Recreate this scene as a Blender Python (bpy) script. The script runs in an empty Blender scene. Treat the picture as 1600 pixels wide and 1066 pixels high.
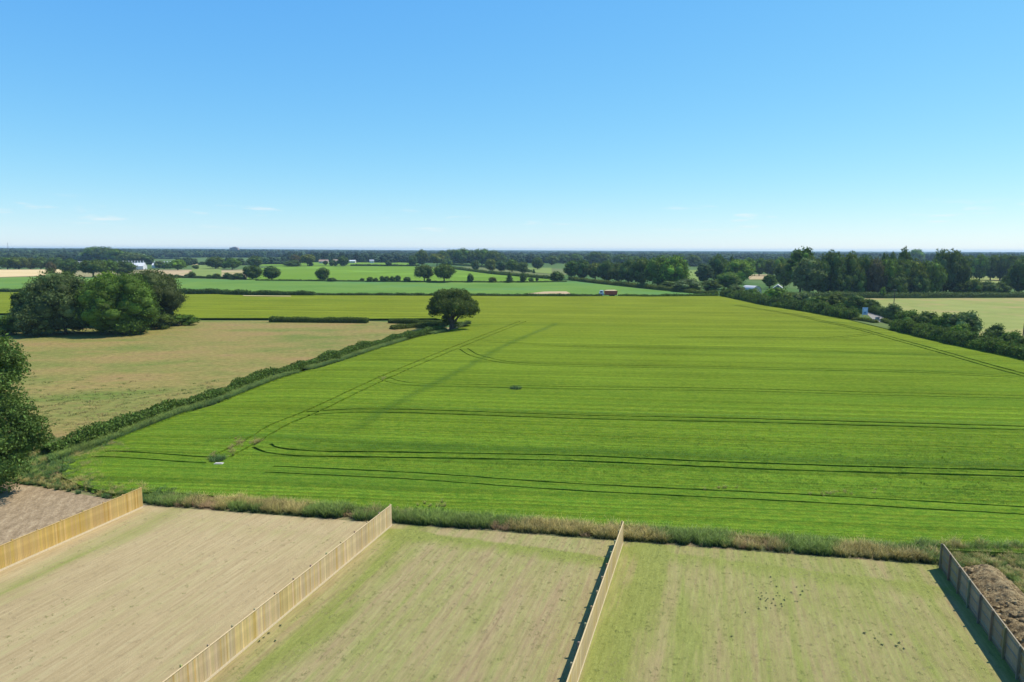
import bpy, math, random
import numpy as np
from mathutils import Matrix, Vector
from mathutils.geometry import delaunay_2d_cdt

rng = np.random.default_rng(7)
random.seed(7)
SC = bpy.context.scene
COL = SC.collection
rad = math.radians

# ------------------------------------------------------------------ camera
CAM_H, F_PX, YH, ROLL = 22.5, 1067.0, 390.0, rad(0.2)
PITCH = math.atan((533 - YH) / F_PX)
cp, sp, cr, sr = math.cos(PITCH), math.sin(PITCH), math.cos(ROLL), math.sin(ROLL)
R0, U0, F0 = Vector((1, 0, 0)), Vector((0, sp, cp)), Vector((0, cp, -sp))
RV, UV = R0 * cr + U0 * sr, U0 * cr - R0 * sr
cam = bpy.data.cameras.new('camera')
cam.sensor_width = 36
cam.lens = 36 * F_PX / 1600
cam.clip_start, cam.clip_end = 0.5, 40000
camo = bpy.data.objects.new('camera', cam)
COL.objects.link(camo)
m = Matrix((RV, UV, -F0)).transposed().to_4x4()
m.translation = (0, 0, CAM_H)
camo.matrix_world = m
SC.camera = camo

# ------------------------------------------------------------------ world, sun, exposure
SUN_AZ, SUN_EL = rad(70), rad(58)          # azimuth clockwise from the view direction (+Y)
SKY_STRENGTH, SUN_STRENGTH, EXPOSURE = 0.14, 4.8, 0.3
w = bpy.data.worlds.new('World')
SC.world = w
w.use_nodes = True
wn, wl = w.node_tree.nodes, w.node_tree.links
wn.clear()
sky = wn.new('ShaderNodeTexSky')
sky.sky_type = 'NISHITA'
sky.sun_disc = False
sky.sun_elevation, sky.sun_rotation = SUN_EL, SUN_AZ
sky.air_density, sky.dust_density, sky.ozone_density, sky.altitude = 1.0, 0.0, 4.0, 0
bg = wn.new('ShaderNodeBackground')
bg.inputs['Strength'].default_value = SKY_STRENGTH
out = wn.new('ShaderNodeOutputWorld')
hs = wn.new('ShaderNodeHueSaturation')
hs.inputs['Saturation'].default_value = 1.0
wl.new(sky.outputs[0], hs.inputs['Color'])
# a few small fair-weather wisps low over the horizon
tc = wn.new('ShaderNodeTexCoord')
mp = wn.new('ShaderNodeMapping'); mp.inputs['Scale'].default_value = (9, 9, 75); mp.inputs['Location'].default_value = (3.1, 0.4, 0)
wl.new(tc.outputs['Generated'], mp.inputs['Vector'])
nz = wn.new('ShaderNodeTexNoise'); nz.inputs['Scale'].default_value = 1.6; nz.inputs['Detail'].default_value = 5
wl.new(mp.outputs[0], nz.inputs['Vector'])
cr1 = wn.new('ShaderNodeValToRGB'); cr1.color_ramp.elements[0].position = .60; cr1.color_ramp.elements[1].position = .78
wl.new(nz.outputs['Fac'], cr1.inputs[0])
sx = wn.new('ShaderNodeSeparateXYZ'); wl.new(tc.outputs['Generated'], sx.inputs[0])
cr2 = wn.new('ShaderNodeValToRGB')
e = cr2.color_ramp.elements
e[0].position, e[0].color = .018, (0, 0, 0, 1)
e[1].position, e[1].color = .034, (1, 1, 1, 1)
q = e.new(.052); q.color = (1, 1, 1, 1)
q = e.new(.066); q.color = (0, 0, 0, 1)
wl.new(sx.outputs['Z'], cr2.inputs[0])
mu = wn.new('ShaderNodeMath'); mu.operation = 'MULTIPLY'
wl.new(cr1.outputs[0], mu.inputs[0]); wl.new(cr2.outputs[0], mu.inputs[1])
mu2 = wn.new('ShaderNodeMath'); mu2.operation = 'MULTIPLY'; mu2.inputs[1].default_value = .6
wl.new(mu.outputs[0], mu2.inputs[0])
# the camera's rendering of the blue: a per-channel response curve on the physical sky
spl = wn.new('ShaderNodeSeparateColor'); cmb = wn.new('ShaderNodeCombineColor'); wl.new(hs.outputs[0], spl.inputs[0])
for ch, (a_, p_) in enumerate(((.570, 1.07), (.770, .69), (.96, .24))):
    pw = wn.new('ShaderNodeMath'); pw.operation = 'POWER'; m1 = wn.new('ShaderNodeMath'); m1.operation = 'MULTIPLY'; m2 = wn.new('ShaderNodeMath'); m2.operation = 'MULTIPLY'
    m1.inputs[1].default_value = .172; pw.inputs[1].default_value = p_; m2.inputs[1].default_value = a_/.172
    wl.new(spl.outputs[ch], m1.inputs[0]); wl.new(m1.outputs[0], pw.inputs[0]); wl.new(pw.outputs[0], m2.inputs[0]); wl.new(m2.outputs[0], cmb.inputs[ch])
mx = wn.new('ShaderNodeMix'); mx.data_type = 'RGBA'
wl.new(mu2.outputs[0], mx.inputs['Factor']); wl.new(cmb.outputs[0], mx.inputs['A'])
mx.inputs['B'].default_value = (5.6, 5.6, 5.6, 1)
wl.new(mx.outputs['Result'], bg.inputs['Color'])
wl.new(bg.outputs[0], out.inputs[0])

sun = bpy.data.lights.new('sun', 'SUN')
sun.energy, sun.angle, sun.color = SUN_STRENGTH, rad(0.5), (1, .95, .87)
suno = bpy.data.objects.new('sun', sun)
COL.objects.link(suno)
sd = Vector((math.sin(SUN_AZ) * math.cos(SUN_EL), math.cos(SUN_AZ) * math.cos(SUN_EL), math.sin(SUN_EL)))
suno.rotation_euler = sd.to_track_quat('Z', 'Y').to_euler()
suno.location = (0, 0, 80)
SC.view_settings.view_transform = 'Standard'
SC.view_settings.look = 'None'
SC.view_settings.exposure = EXPOSURE
SC.view_settings.gamma = 1
SC.view_settings.use_curve_mapping = False
SC.render.engine = 'CYCLES'

# ------------------------------------------------------------------ helpers
def ray(px, py):
    x, y = px - 800, 533 - py
    return RV * x + UV * y + F0 * F_PX

def G(px, py, z=0.0):
    d = ray(px, py)
    t = (z - CAM_H) / d.z
    return Vector((d.x * t, d.y * t, z))

def P3(px, py, Y):
    d = ray(px, py)
    t = Y / d.y
    return Vector((d.x * t, Y, CAM_H + d.z * t))

def pxm(Y):            # photo pixels per metre at a distance
    return F_PX / (Y * cp + 15 * sp)

def tag(o, label=None, cat=None, group=None, kind=None):
    if label: o['label'] = label
    if cat: o['category'] = cat
    if group: o['group'] = group
    if kind: o['kind'] = kind
    return o

def link(name, me, parent=None, mat=None, link_it=True):
    o = bpy.data.objects.new(name, me)
    if link_it: COL.objects.link(o)
    if parent: o.parent = parent
    if mat: me.materials.append(mat)
    return o

def empty(name, loc, rz=0.0):
    o = bpy.data.objects.new(name, None)
    o.empty_display_size = .5
    COL.objects.link(o)
    o.location = loc
    o.rotation_euler.z = rz
    return o

def np_mesh(name, V, Fq, smooth=False):
    """V (n,3), Fq (m,k) all faces of the same size k"""
    V = np.asarray(V, np.float32); Fq = np.asarray(Fq, np.int32)
    me = bpy.data.meshes.new(name)
    n, k = Fq.shape
    me.vertices.add(len(V)); me.vertices.foreach_set('co', V.ravel())
    me.loops.add(n * k); me.loops.foreach_set('vertex_index', Fq.ravel())
    me.polygons.add(n)
    me.polygons.foreach_set('loop_start', np.arange(0, n * k, k, dtype=np.int32))
    me.polygons.foreach_set('loop_total', np.full(n, k, np.int32))
    me.polygons.foreach_set('use_smooth', np.full(n, smooth))
    me.update(calc_edges=True)
    return me

class MB:
    """collects quads/tris, then one mesh"""
    def __init__(s): s.v, s.f = [], []
    def add(s, vs, fs):
        b = len(s.v); s.v += [tuple(v) for v in vs]; s.f += [tuple(i + b for i in f) for f in fs]; return s
    def box(s, x0, x1, y0, y1, z0, z1):
        return s.add([(x0,y0,z0),(x1,y0,z0),(x1,y1,z0),(x0,y1,z0),(x0,y0,z1),(x1,y0,z1),(x1,y1,z1),(x0,y1,z1)],
            [(0,3,2,1),(4,5,6,7),(0,1,5,4),(1,2,6,5),(2,3,7,6),(3,0,4,7)])
    def tube(s, pts, rs, n=7):
        pts = [Vector(p) for p in pts]; rings = []; b = len(s.v)
        for i, p in enumerate(pts):
            d = (pts[min(i+1, len(pts)-1)] - pts[max(i-1, 0)]).normalized()
            a = d.orthogonal().normalized(); c = d.cross(a)
            for k in range(n):
                t = 2*math.pi*k/n
                s.v.append(tuple(p + (a*math.cos(t) + c*math.sin(t)) * rs[i]))
        for i in range(len(pts)-1):
            for k in range(n):
                s.f.append((b+i*n+k, b+i*n+(k+1) % n, b+(i+1)*n+(k+1) % n, b+(i+1)*n+k))
        s.f.append(tuple(b+k for k in range(n))[::-1]); s.f.append(tuple(b+(len(pts)-1)*n+k for k in range(n)))
        return s
    def mesh(s, name):
        me = bpy.data.meshes.new(name); me.from_pydata(s.v, [], s.f); me.update(); return me
    def build(s, name, mat, parent=None):
        return link(name, s.mesh(name), parent, mat)

def vnoise(x, y, s=1.0, seed=0):
    """cheap smooth value noise, 0..1"""
    x = np.asarray(x, float) / s + seed * 17.31; y = np.asarray(y, float) / s + seed * 9.77
    xi, yi = np.floor(x), np.floor(y); fx, fy = x - xi, y - yi
    def h(a, b):
        t = np.sin(a * 127.1 + b * 311.7 + seed * 74.7) * 43758.5453
        return t - np.floor(t)
    fx, fy = fx*fx*(3-2*fx), fy*fy*(3-2*fy)
    return (h(xi,yi)*(1-fx)+h(xi+1,yi)*fx)*(1-fy) + (h(xi,yi+1)*(1-fx)+h(xi+1,yi+1)*fx)*fy

def fbm(x, y, s, seed=0, o=4):
    r, a, t = 0, 1, 0
    for i in range(o):
        r = r + a * vnoise(x, y, s / 2**i, seed + i); t += a; a *= .5
    return r / t

# ------------------------------------------------------------------ materials
def srgb(r, g, b):
    f = lambda c: ((c/255+.055)/1.055)**2.4 if c > 10 else c/255/12.92
    return (f(r), f(g), f(b), 1)

class Mat:
    def __init__(s, name, rough=.9, spec=.2):
        s.m = bpy.data.materials.new(name); s.m.use_nodes = True
        s.n, s.l = s.m.node_tree.nodes, s.m.node_tree.links
        s.b = s.n['Principled BSDF']; s.b.inputs['Roughness'].default_value = rough
        s.b.inputs['Specular IOR Level'].default_value = spec
        s.out = s.n['Material Output']
    def node(s, t, **kw):
        n = s.n.new(t)
        for k, v in kw.items(): setattr(n, k, v)
        return n
    def pos(s, rot=0.0, scale=(1, 1, 1), obj=False):
        if obj: src = s.node('ShaderNodeTexCoord').outputs['Object']
        else: src = s.node('ShaderNodeNewGeometry').outputs['Position']
        mp = s.node('ShaderNodeMapping', vector_type='POINT')
        r = s.node('ShaderNodeMapping', vector_type='POINT'); r.inputs['Rotation'].default_value = (0, 0, rot)
        s.l.new(src, r.inputs[0]); s.l.new(r.outputs[0], mp.inputs[0]); mp.inputs['Scale'].default_value = scale
        return mp.outputs[0]
    def noise(s, vec, scale, detail=3, rough=.55, col=False):
        n = s.node('ShaderNodeTexNoise'); n.inputs['Scale'].default_value = scale
        n.inputs['Detail'].default_value = detail; n.inputs['Roughness'].default_value = rough
        if vec is not None: s.l.new(vec, n.inputs['Vector'])
        return n.outputs['Color' if col else 'Fac']
    def ramp(s, fac, stops, interp='LINEAR'):
        r = s.node('ShaderNodeValToRGB'); r.color_ramp.interpolation = interp
        e = r.color_ramp.elements
        while len(e) < len(stops): e.new(.5)
        for q, (p, c) in zip(e, stops):
            q.position = p; q.color = c if hasattr(c, '__len__') else (c, c, c, 1)
        s.l.new(fac, r.inputs[0]); return r.outputs[0]
    def mix(s, fac, a, b, mode='MIX'):
        n = s.node('ShaderNodeMix', data_type='RGBA', blend_type=mode)
        for inp, v in (('Factor', fac), ('A', a), ('B', b)):
            if hasattr(v, 'is_linked') or hasattr(v, 'links'): s.l.new(v, n.inputs[inp])
            else: n.inputs[inp].default_value = v
        return n.outputs['Result']
    def math(s, op, a, b=0.0):
        n = s.node('ShaderNodeMath', operation=op)
        for i, v in enumerate((a, b)):
            if hasattr(v, 'links'): s.l.new(v, n.inputs[i])
            else: n.inputs[i].default_value = v
        return n.outputs[0]
    def col(s, c):
        if hasattr(c, 'links'): s.l.new(c, s.b.inputs['Base Color'])
        else: s.b.inputs['Base Color'].default_value = c
        return s
    def bump(s, h, dist=.05, strength=.6):
        n = s.node('ShaderNodeBump'); n.inputs['Distance'].default_value = dist; n.inputs['Strength'].default_value = strength
        s.l.new(h, n.inputs['Height']); s.l.new(n.outputs[0], s.b.inputs['Normal']); return s
    def translucent(s, colour, f=.3):
        t = s.node('ShaderNodeBsdfTranslucent'); mxs = s.node('ShaderNodeMixShader'); mxs.inputs[0].default_value = f
        s.l.new(colour, t.inputs[0]); s.l.new(s.b.outputs[0], mxs.inputs[1]); s.l.new(t.outputs[0], mxs.inputs[2])
        s.l.new(mxs.outputs[0], s.out.inputs[0]); return s

def simple(name, c, rough=.7, spec=.3, var=.12, scale=3.0):
    M = Mat(name, rough, spec)
    f = M.noise(M.pos(obj=True), scale, 4)
    M.col(M.mix(f, tuple(x*(1-var) for x in c[:3])+(1,), tuple(min(1, x*(1+var)) for x in c[:3])+(1,)))
    return M.m

def leaf_material():
    M = Mat('foliage', .75, .08)
    oi = M.node('ShaderNodeObjectInfo')
    gi = M.node('ShaderNodeNewGeometry')
    r = M.ramp(gi.outputs['Random Per Island'], [(0, .4), (.5, 1.0), (.85, 1.6), (1, 2.5)])
    c = M.mix(1.0, oi.outputs['Color'], r, 'MULTIPLY')
    n = M.noise(M.pos(), .35, 2)
    c = M.mix(M.math('MULTIPLY', n, .45), c, (0.115, 0.13, 0.03, 1))
    M.col(c)
    t = M.mix(.5, c, (.13, .22, .015, 1))
    M.translucent(t, .34)
    return M.m
LEAF = leaf_material()

def bark_material():
    M = Mat('bark', .9, .1)
    n = M.noise(M.pos(obj=True, scale=(1, 1, .25)), 9, 5)
    M.col(M.ramp(n, [(.3, (.045, .035, .025, 1)), (.7, (.13, .105, .08, 1))])).bump(n, .04)
    return M.m
BARK = bark_material()

def grass_blade_mat(name, base, mid, tip, h=1.0):
    """colour runs along the blade height of the plant itself"""
    M = Mat(name, .6, .25)
    tcn = M.node('ShaderNodeAttribute', attribute_name='hgt')
    gi = M.node('ShaderNodeNewGeometry')
    c = M.ramp(tcn.outputs['Fac'], [(0, base), (.55, mid), (1, tip)])
    r = M.ramp(gi.outputs['Random Per Island'], [(0, .6), (1, 1.35)])
    n = M.noise(M.pos(), .22, 3)
    r2 = M.ramp(n, [(.3, .75), (.7, 1.25)])
    c = M.mix(1.0, M.mix(1.0, c, r, 'MULTIPLY'), r2, 'MULTIPLY')
    vm = M.node('ShaderNodeVectorMath', operation='MULTIPLY_ADD'); M.l.new(gi.outputs['Normal'], vm.inputs[0]); vm.inputs[1].default_value = (.45, .45, .45); vm.inputs[2].default_value = (0, 0, .8)
    nm = M.node('ShaderNodeVectorMath', operation='NORMALIZE'); M.l.new(vm.outputs[0], nm.inputs[0]); M.l.new(nm.outputs[0], M.b.inputs['Normal'])
    M.col(c).translucent(c, .3)
    return M.m

# ------------------------------------------------------------------ scatter (stuff only)
def proto_collection(name, metas):
    c = bpy.data.collections.new(name)
    for i, me in enumerate(metas):
        o = bpy.data.objects.new('%s_%02d' % (name, i), me)
        c.objects.link(o)
    return c

def scatter(name, coll, pos, rotz, scale, idx, tilt=.0):
    n = len(pos)
    me = bpy.data.meshes.new(name)
    me.vertices.add(n); me.vertices.foreach_set('co', np.asarray(pos, np.float32).ravel())
    a = me.attributes.new('rv', 'FLOAT_VECTOR', 'POINT')
    rv = np.zeros((n, 3), np.float32); rv[:, 2] = rotz
    if tilt: rv[:, :2] = rng.normal(0, tilt, (n, 2))
    a.data.foreach_set('vector', rv.ravel())
    a = me.attributes.new('sv', 'FLOAT_VECTOR', 'POINT')
    sv = np.asarray(scale, np.float32)
    if sv.ndim == 1: sv = np.repeat(sv[:, None], 3, 1)
    a.data.foreach_set('vector', sv.ravel())
    a = me.attributes.new('pi', 'INT', 'POINT'); a.data.foreach_set('value', np.asarray(idx, np.int32))
    o = link(name, me)
    ng = bpy.data.node_groups.new(name + '_nodes', 'GeometryNodeTree')
    ng.interface.new_socket('Geometry', in_out='INPUT', socket_type='NodeSocketGeometry')
    ng.interface.new_socket('Geometry', in_out='OUTPUT', socket_type='NodeSocketGeometry')
    N, L = ng.nodes, ng.links
    gi, go = N.new('NodeGroupInput'), N.new('NodeGroupOutput')
    ip = N.new('GeometryNodeInstanceOnPoints')
    ci = N.new('GeometryNodeCollectionInfo'); ci.inputs['Collection'].default_value = coll
    ci.inputs['Separate Children'].default_value = True; ci.inputs['Reset Children'].default_value = True
    def attr(nm, t):
        q = N.new('GeometryNodeInputNamedAttribute'); q.data_type = t; q.inputs['Name'].default_value = nm; return q.outputs['Attribute']
    L.new(gi.outputs[0], ip.inputs['Points']); L.new(ci.outputs[0], ip.inputs['Instance'])
    ip.inputs['Pick Instance'].default_value = True
    L.new(attr('pi', 'INT'), ip.inputs['Instance Index'])
    L.new(attr('rv', 'FLOAT_VECTOR'), ip.inputs['Rotation']); L.new(attr('sv', 'FLOAT_VECTOR'), ip.inputs['Scale'])
    L.new(ip.outputs[0], go.inputs[0])
    md = o.modifiers.new('scatter', 'NODES'); md.node_group = ng
    return o

def tuft_mesh(name, nblade, spread, h0, h1, wid, mat, lean=.35, seg=2, seed=0):
    r = np.random.default_rng(seed)
    V, Fc, H = [], [], []
    for i in range(nblade):
        a = r.uniform(0, 2*math.pi); d = spread*math.sqrt(r.uniform(0, 1))
        x, y = d*math.cos(a), d*math.sin(a)
        la = r.uniform(0, 2*math.pi); ll = r.uniform(.1, 1)*lean
        h = r.uniform(h0, h1); wa = r.uniform(0, math.pi); wx, wy = math.cos(wa)*wid/2, math.sin(wa)*wid/2
        b = len(V)
        for k in range(seg + 1):
            t = k/seg; zz = h*t*(1-.15*ll*t); off = ll*h*t*t
            px, py = x+math.cos(la)*off, y+math.sin(la)*off; s = (1-t*.75)
            V += [(px-wx*s, py-wy*s, zz), (px+wx*s, py+wy*s, zz)]; H += [t, t]
        for k in range(seg): Fc.append((b+2*k, b+2*k+1, b+2*k+3, b+2*k+2))
    me = np_mesh(name, V, Fc)
    at = me.attributes.new('hgt', 'FLOAT', 'POINT'); at.data.foreach_set('value', np.array(H, np.float32))
    me.materials.append(mat)
    return me

def in_poly(x, y, poly):
    x, y = np.asarray(x, float), np.asarray(y, float); ins = np.zeros(x.shape, bool)
    n = len(poly)
    for i in range(n):
        x1, y1 = poly[i][0], poly[i][1]; x2, y2 = poly[(i+1) % n][0], poly[(i+1) % n][1]
        c = ((y1 > y) != (y2 > y)) & (x < (x2-x1)*(y-y1)/((y2-y1) if y2 != y1 else 1e-9)+x1)
        ins ^= c
    return ins

def dist_line(x, y, pts):
    d = np.full(np.shape(x), 1e9)
    for (a, b) in zip(pts[:-1], pts[1:]):
        ax, ay, bx, by = a[0], a[1], b[0], b[1]; L2 = (bx-ax)**2+(by-ay)**2+1e-9
        t = np.clip(((x-ax)*(bx-ax)+(y-ay)*(by-ay))/L2, 0, 1)
        d = np.minimum(d, np.hypot(x-ax-t*(bx-ax), y-ay-t*(by-ay)))
    return d

def smooth_line(pts, step=3.0):
    P = np.array([(p[0], p[1]) for p in pts], float)
    if len(P) < 3:
        n = max(2, int(np.linalg.norm(P[1]-P[0])/step)+1); return np.linspace(P[0], P[-1], n)
    Q = np.vstack([2*P[0]-P[1], P, 2*P[-1]-P[-2]]); o = []
    for i in range(1, len(Q)-2):
        n = max(2, int(np.linalg.norm(Q[i+1]-Q[i])/step))
        for t in np.linspace(0, 1, n, endpoint=False):
            a, b, c, d = Q[i-1], Q[i], Q[i+1], Q[i+2]
            o.append(.5*((2*b)+(-a+c)*t+(2*a-5*b+4*c-d)*t*t+(-a+3*b-3*c+d)*t**3))
    o.append(Q[-2]); return np.array(o)

def offset_line(P, d):
    T = np.gradient(P, axis=0); T /= np.linalg.norm(T, axis=1)[:, None]+1e-9
    return P + np.stack([-T[:, 1], T[:, 0]], 1)*d

# ------------------------------------------------------------------ ground sheets
def sheet(name, pts, z, mat, kind='structure', tagit=True):
    vs = [(p[0], p[1], z) for p in pts]
    co, ed, fa, *_ = delaunay_2d_cdt([Vector(v[:2]) for v in vs], [], [list(range(len(vs)))], 1, 1e-5)
    me = bpy.data.meshes.new(name); me.from_pydata([(c.x, c.y, z) for c in co], [], [list(f) for f in fa]); me.update()
    o = link(name, me, None, mat)
    o['kind'] = kind
    return o

def field_mat(name, c1, c2, streak_rot=0.0, streak=1.0, sc=.08, fine=1.2, c3=None, bump=.15, patch=.02):
    M = Mat(name, 1, .0)
    big = M.noise(M.pos(), sc, 4)
    st = M.noise(M.pos(streak_rot, (.02, .8, 1)), streak, 3)
    fn = M.noise(M.pos(), fine, 4, .7)
    f = M.math('ADD', M.math('MULTIPLY', big, .45), M.math('ADD', M.math('MULTIPLY', st, .3), M.math('MULTIPLY', fn, .25)))
    c = M.ramp(f, [(.36, c1), (.62, c2)])
    if c3:
        pn = M.noise(M.pos(), patch, 5, .65)
        c = M.mix(M.ramp(pn, [(.50, 0), (.62, 1)]), c, c3)
    M.col(c).bump(fn, bump, .8)
    return M.m

# far base ground: patchwork of fields
M = Mat('far_ground', .95, .05)
vo = M.node('ShaderNodeTexVoronoi'); vo.inputs['Scale'].default_value = 1/260
M.l.new(M.pos(.4, (1, .55, 0)), vo.inputs['Vector'])
hv = M.node('ShaderNodeSeparateColor'); M.l.new(vo.outputs['Color'], hv.inputs[0])
c = M.ramp(hv.outputs[0], [(0, (.07, .13, .03, 1)), (.3, (.10, .15, .04, 1)), (.5, (.16, .17, .06, 1)), (.68, (.33, .27, .13, 1)), (.8, (.09, .14, .035, 1))], 'CONSTANT')
c = M.mix(M.math('MULTIPLY', M.noise(M.pos(), .03, 4), .5), c, (.05, .09, .025, 1))
M.col(c)
GROUND = M.m
me = np_mesh('ground', [(-9000, -250, -.3), (9000, -250, -.3), (9000, 9000, -.3), (-9000, 9000, -.3)], [(0, 1, 2, 3)])
tag(link('ground', me, None, GROUND), kind='structure')

# low wooded rise that closes the view
nx, ny = 90, 14
xs, ys = np.meshgrid(np.linspace(-8900, 8900, nx), np.linspace(4600, 8900, ny))
ramp = np.clip((ys-4600)/2500, 0, 1); ramp = ramp*ramp*(3-2*ramp)
zs = -.5 + ramp*(9 + 8*fbm(xs, ys, 1800, 3) + np.where(xs < -1500, 7, 0)*np.clip((-xs-1500)/2000, 0, 1))
V = np.stack([xs, ys, zs], -1).reshape(-1, 3)
ii = np.arange(nx*ny).reshape(ny, nx)
Fq = np.stack([ii[:-1, :-1], ii[:-1, 1:], ii[1:, 1:], ii[1:, :-1]], -1).reshape(-1, 4)
M = Mat('wooded_hill', .95, .05); n = M.noise(M.pos(), .02, 5)
M.col(M.ramp(n, [(.4, (.03, .055, .02, 1)), (.6, (.06, .09, .03, 1))])).bump(n, 8, 1)
tag(link('hills', np_mesh('hills', V, Fq, True), None, M.m), kind='structure')

# ---- main lines of the place
FA = rad(16.7)                                      # fences run 16.7 degrees right of the view
FD = np.array([math.sin(FA), math.cos(FA)])         # along a fence, away from us
FR = np.array([math.cos(FA), -math.sin(FA)])        # to the right of a fence
F_END = [np.array(v) for v in ((-32.2, 57.2), (-9.8, 53.4), (8.6, 50.1), (30.7, 46.2))]
F_LEN = [17.2, 27, 24, 22]

HEDGE_L = [G(72, 716), G(150, 690), G(260, 648), G(330, 627), G(420, 592), G(500, 570), G(580, 545), G(640, 528), G(692, 518)]
HEDGE_L = [(p.x, p.y) for p in HEDGE_L]
HEDGE_R = [G(1130, 463), G(1200, 478), G(1265, 488), G(1330, 500), G(1400, 517), G(1500, 541), G(1600, 562), G(1700, 588)]
HEDGE_R = [(p.x, p.y) for p in HEDGE_R]
def g2(*pp, z=0): return [tuple(G(a, b, z)[:2]) for a, b in pp]

end_line = [tuple(F_END[0]+FD*.6-FR*14), tuple(F_END[0]+FD*.4), tuple(F_END[1]+FD*.4), tuple(F_END[2]+FD*.4), tuple(F_END[3]+FD*.4)]
# crop canopy outline (canopy 0.6 m above the soil)
CZ = .6
near_edge = [tuple(G(96, 742, .6)[:2]), tuple(G(128, 756, .6)[:2]), tuple(G(176, 768, .6)[:2]), (-32.0, 60.2), (-9.6, 55.8), (8.8, 52.4), (30.9, 48.6), (46, 47.2), (90, 40.5)]
crop_outline = (near_edge + [(130, 110)] + [(x-2.0, y-2) for x, y in HEDGE_R[::-1][1:]]
    + g2((1000, 464), (700, 463), (500, 462), (300, 460), (150, 458), (-60, 457), (-90, 492), (30, 491), (310, 499), (420, 499), (575, 500), (680, 499), (735, 511))
    + [(x+2.4, y-.6) for x, y in HEDGE_L[::-1]][1:])
def trk(pts, z=CZ): return smooth_line([G(a, b, z) for a, b in pts], 1.3)
TR = {
 'A': trk([(817, 502), (712, 543), (600, 590), (498, 638), (440, 662), (395, 688), (345, 714)]),
 'c3': trk([(724, 545), (745, 556), (800, 567), (899, 571), (1097, 574), (1403, 580), (1512, 585), (1640, 592)]),
 'c1': trk([(600, 591), (620, 597), (660, 601), (800, 604), (900, 606), (1145, 609), (1403, 616), (1660, 622)]),
 'c4': trk([(480, 646), (540, 642), (614, 642), (721, 645), (899, 651), (1206, 658), (1600, 669), (1700, 672)]),
 'c5': trk([(408, 696), (425, 703), (470, 708), (560, 710), (650, 711), (899, 716), (1206, 729), (1600, 740), (1720, 744)]),
 'c6': trk([(420, 733), (650, 744), (899, 761), (1250, 778), (1600, 798), (1740, 806)]),
 'L': trk([(152, 708), (225, 712), (290, 717), (330, 719)]),
 'R': trk([(1150, 477), (1230, 490), (1290, 503), (1337, 513), (1403, 531), (1482, 553), (1556, 574), (1640, 596)]),
 'n1': trk([(1060, 527), (1200, 527), (1294, 528), (1360, 522)]),
 'n2': trk([(735, 531), (900, 541), (1200, 545), (1395, 553), (1480, 556)]),
}
half = .95
ribs = []
for k, L in TR.items():
    wds = {'A': .28, 'c5': .28, 'c4': .26, 'c6': .17, 'L': .18, 'R': .36, 'n1': .24, 'n2': .18, 'c3': .20, 'c1': .17}[k]
    for s in (-1, 1):
        ribs.append((offset_line(L, s*half), wds))

def crop_mesh():
    vs, es, faces = [], [], []
    def addloop(P):
        b = len(vs); vs.extend(Vector((float(p[0]), float(p[1]))) for p in P)
        es.extend((b+i, b+(i+1) % len(P)) for i in range(len(P)))
    addloop(crop_outline)
    for L, wd in ribs:
        T = np.gradient(L, axis=0); T /= np.linalg.norm(T, axis=1)[:, None]; Nv = np.stack([-T[:, 1], T[:, 0]], 1); m_ = len(L)
        addloop(list(L+Nv*(wd*rng.uniform(.45, 1.15, m_))[:, None])+list(L-Nv*(wd*rng.uniform(.45, 1.15, m_))[:, None])[::-1])
    # extra interior points so that triangles stay reasonable
    gx, gy = np.meshgrid(np.arange(-150, 200, 9.), np.arange(45, 340, 9.)); gx = gx.ravel()+rng.uniform(-2, 2, gx.size); gy = gy.ravel()+rng.uniform(-2, 2, gy.size)
    ok = in_poly(gx, gy, crop_outline)
    for L, wd in ribs: ok &= dist_line(gx, gy, L) > wd+.5
    for a, b in zip(gx[ok], gy[ok]): vs.append(Vector((a, b)))
    co, ed, fa, *_ = delaunay_2d_cdt(vs, es, [], 0, 1e-4)
    co = np.array([(c.x, c.y) for c in co])
    fa = [list(f) for f in fa]
    tri = np.array([f for f in fa if len(f) == 3])
    cen = co[tri].mean(1)
    ins = in_poly(cen[:, 0], cen[:, 1], crop_outline)
    tri, cen = tri[ins], cen[ins]
    low = np.zeros(len(tri), bool)
    for L, wd in ribs: low |= dist_line(cen[:, 0], cen[:, 1], L) < wd*.62
    und = (fbm(co[:, 0], co[:, 1], 14, 5)-.5)*.04
    de = dist_line(co[:, 0], co[:, 1], crop_outline+crop_outline[:1])
    top = np.column_stack([co, CZ+und-.40*(1-np.clip(de/4, 0, 1))]); bot = np.column_stack([co, np.full(len(co), .40)])
    V = np.vstack([top, bot]); n = len(co)
    F3 = [tuple(t) for t in tri[~low]]; F3l = [tuple(t+n) for t in tri[low]]
    ec = {}
    for t, l in zip(tri, low):
        for i in range(3):
            a, b = int(t[i]), int(t[(i+1) % 3]); ec.setdefault((min(a, b), max(a, b)), []).append((a, b, l))
    W = []
    for k, v in ec.items():
        if (len(v) == 2 and v[0][2] != v[1][2]) or (len(v) == 1 and not v[0][2]):
            a, b, l = v[0] if not v[0][2] else v[1]
            W.append((a, a+n, b+n, b))
    me = bpy.data.meshes.new('crop_field'); me.from_pydata(V.tolist(), [], F3+F3l+W); me.update()
    return me

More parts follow.
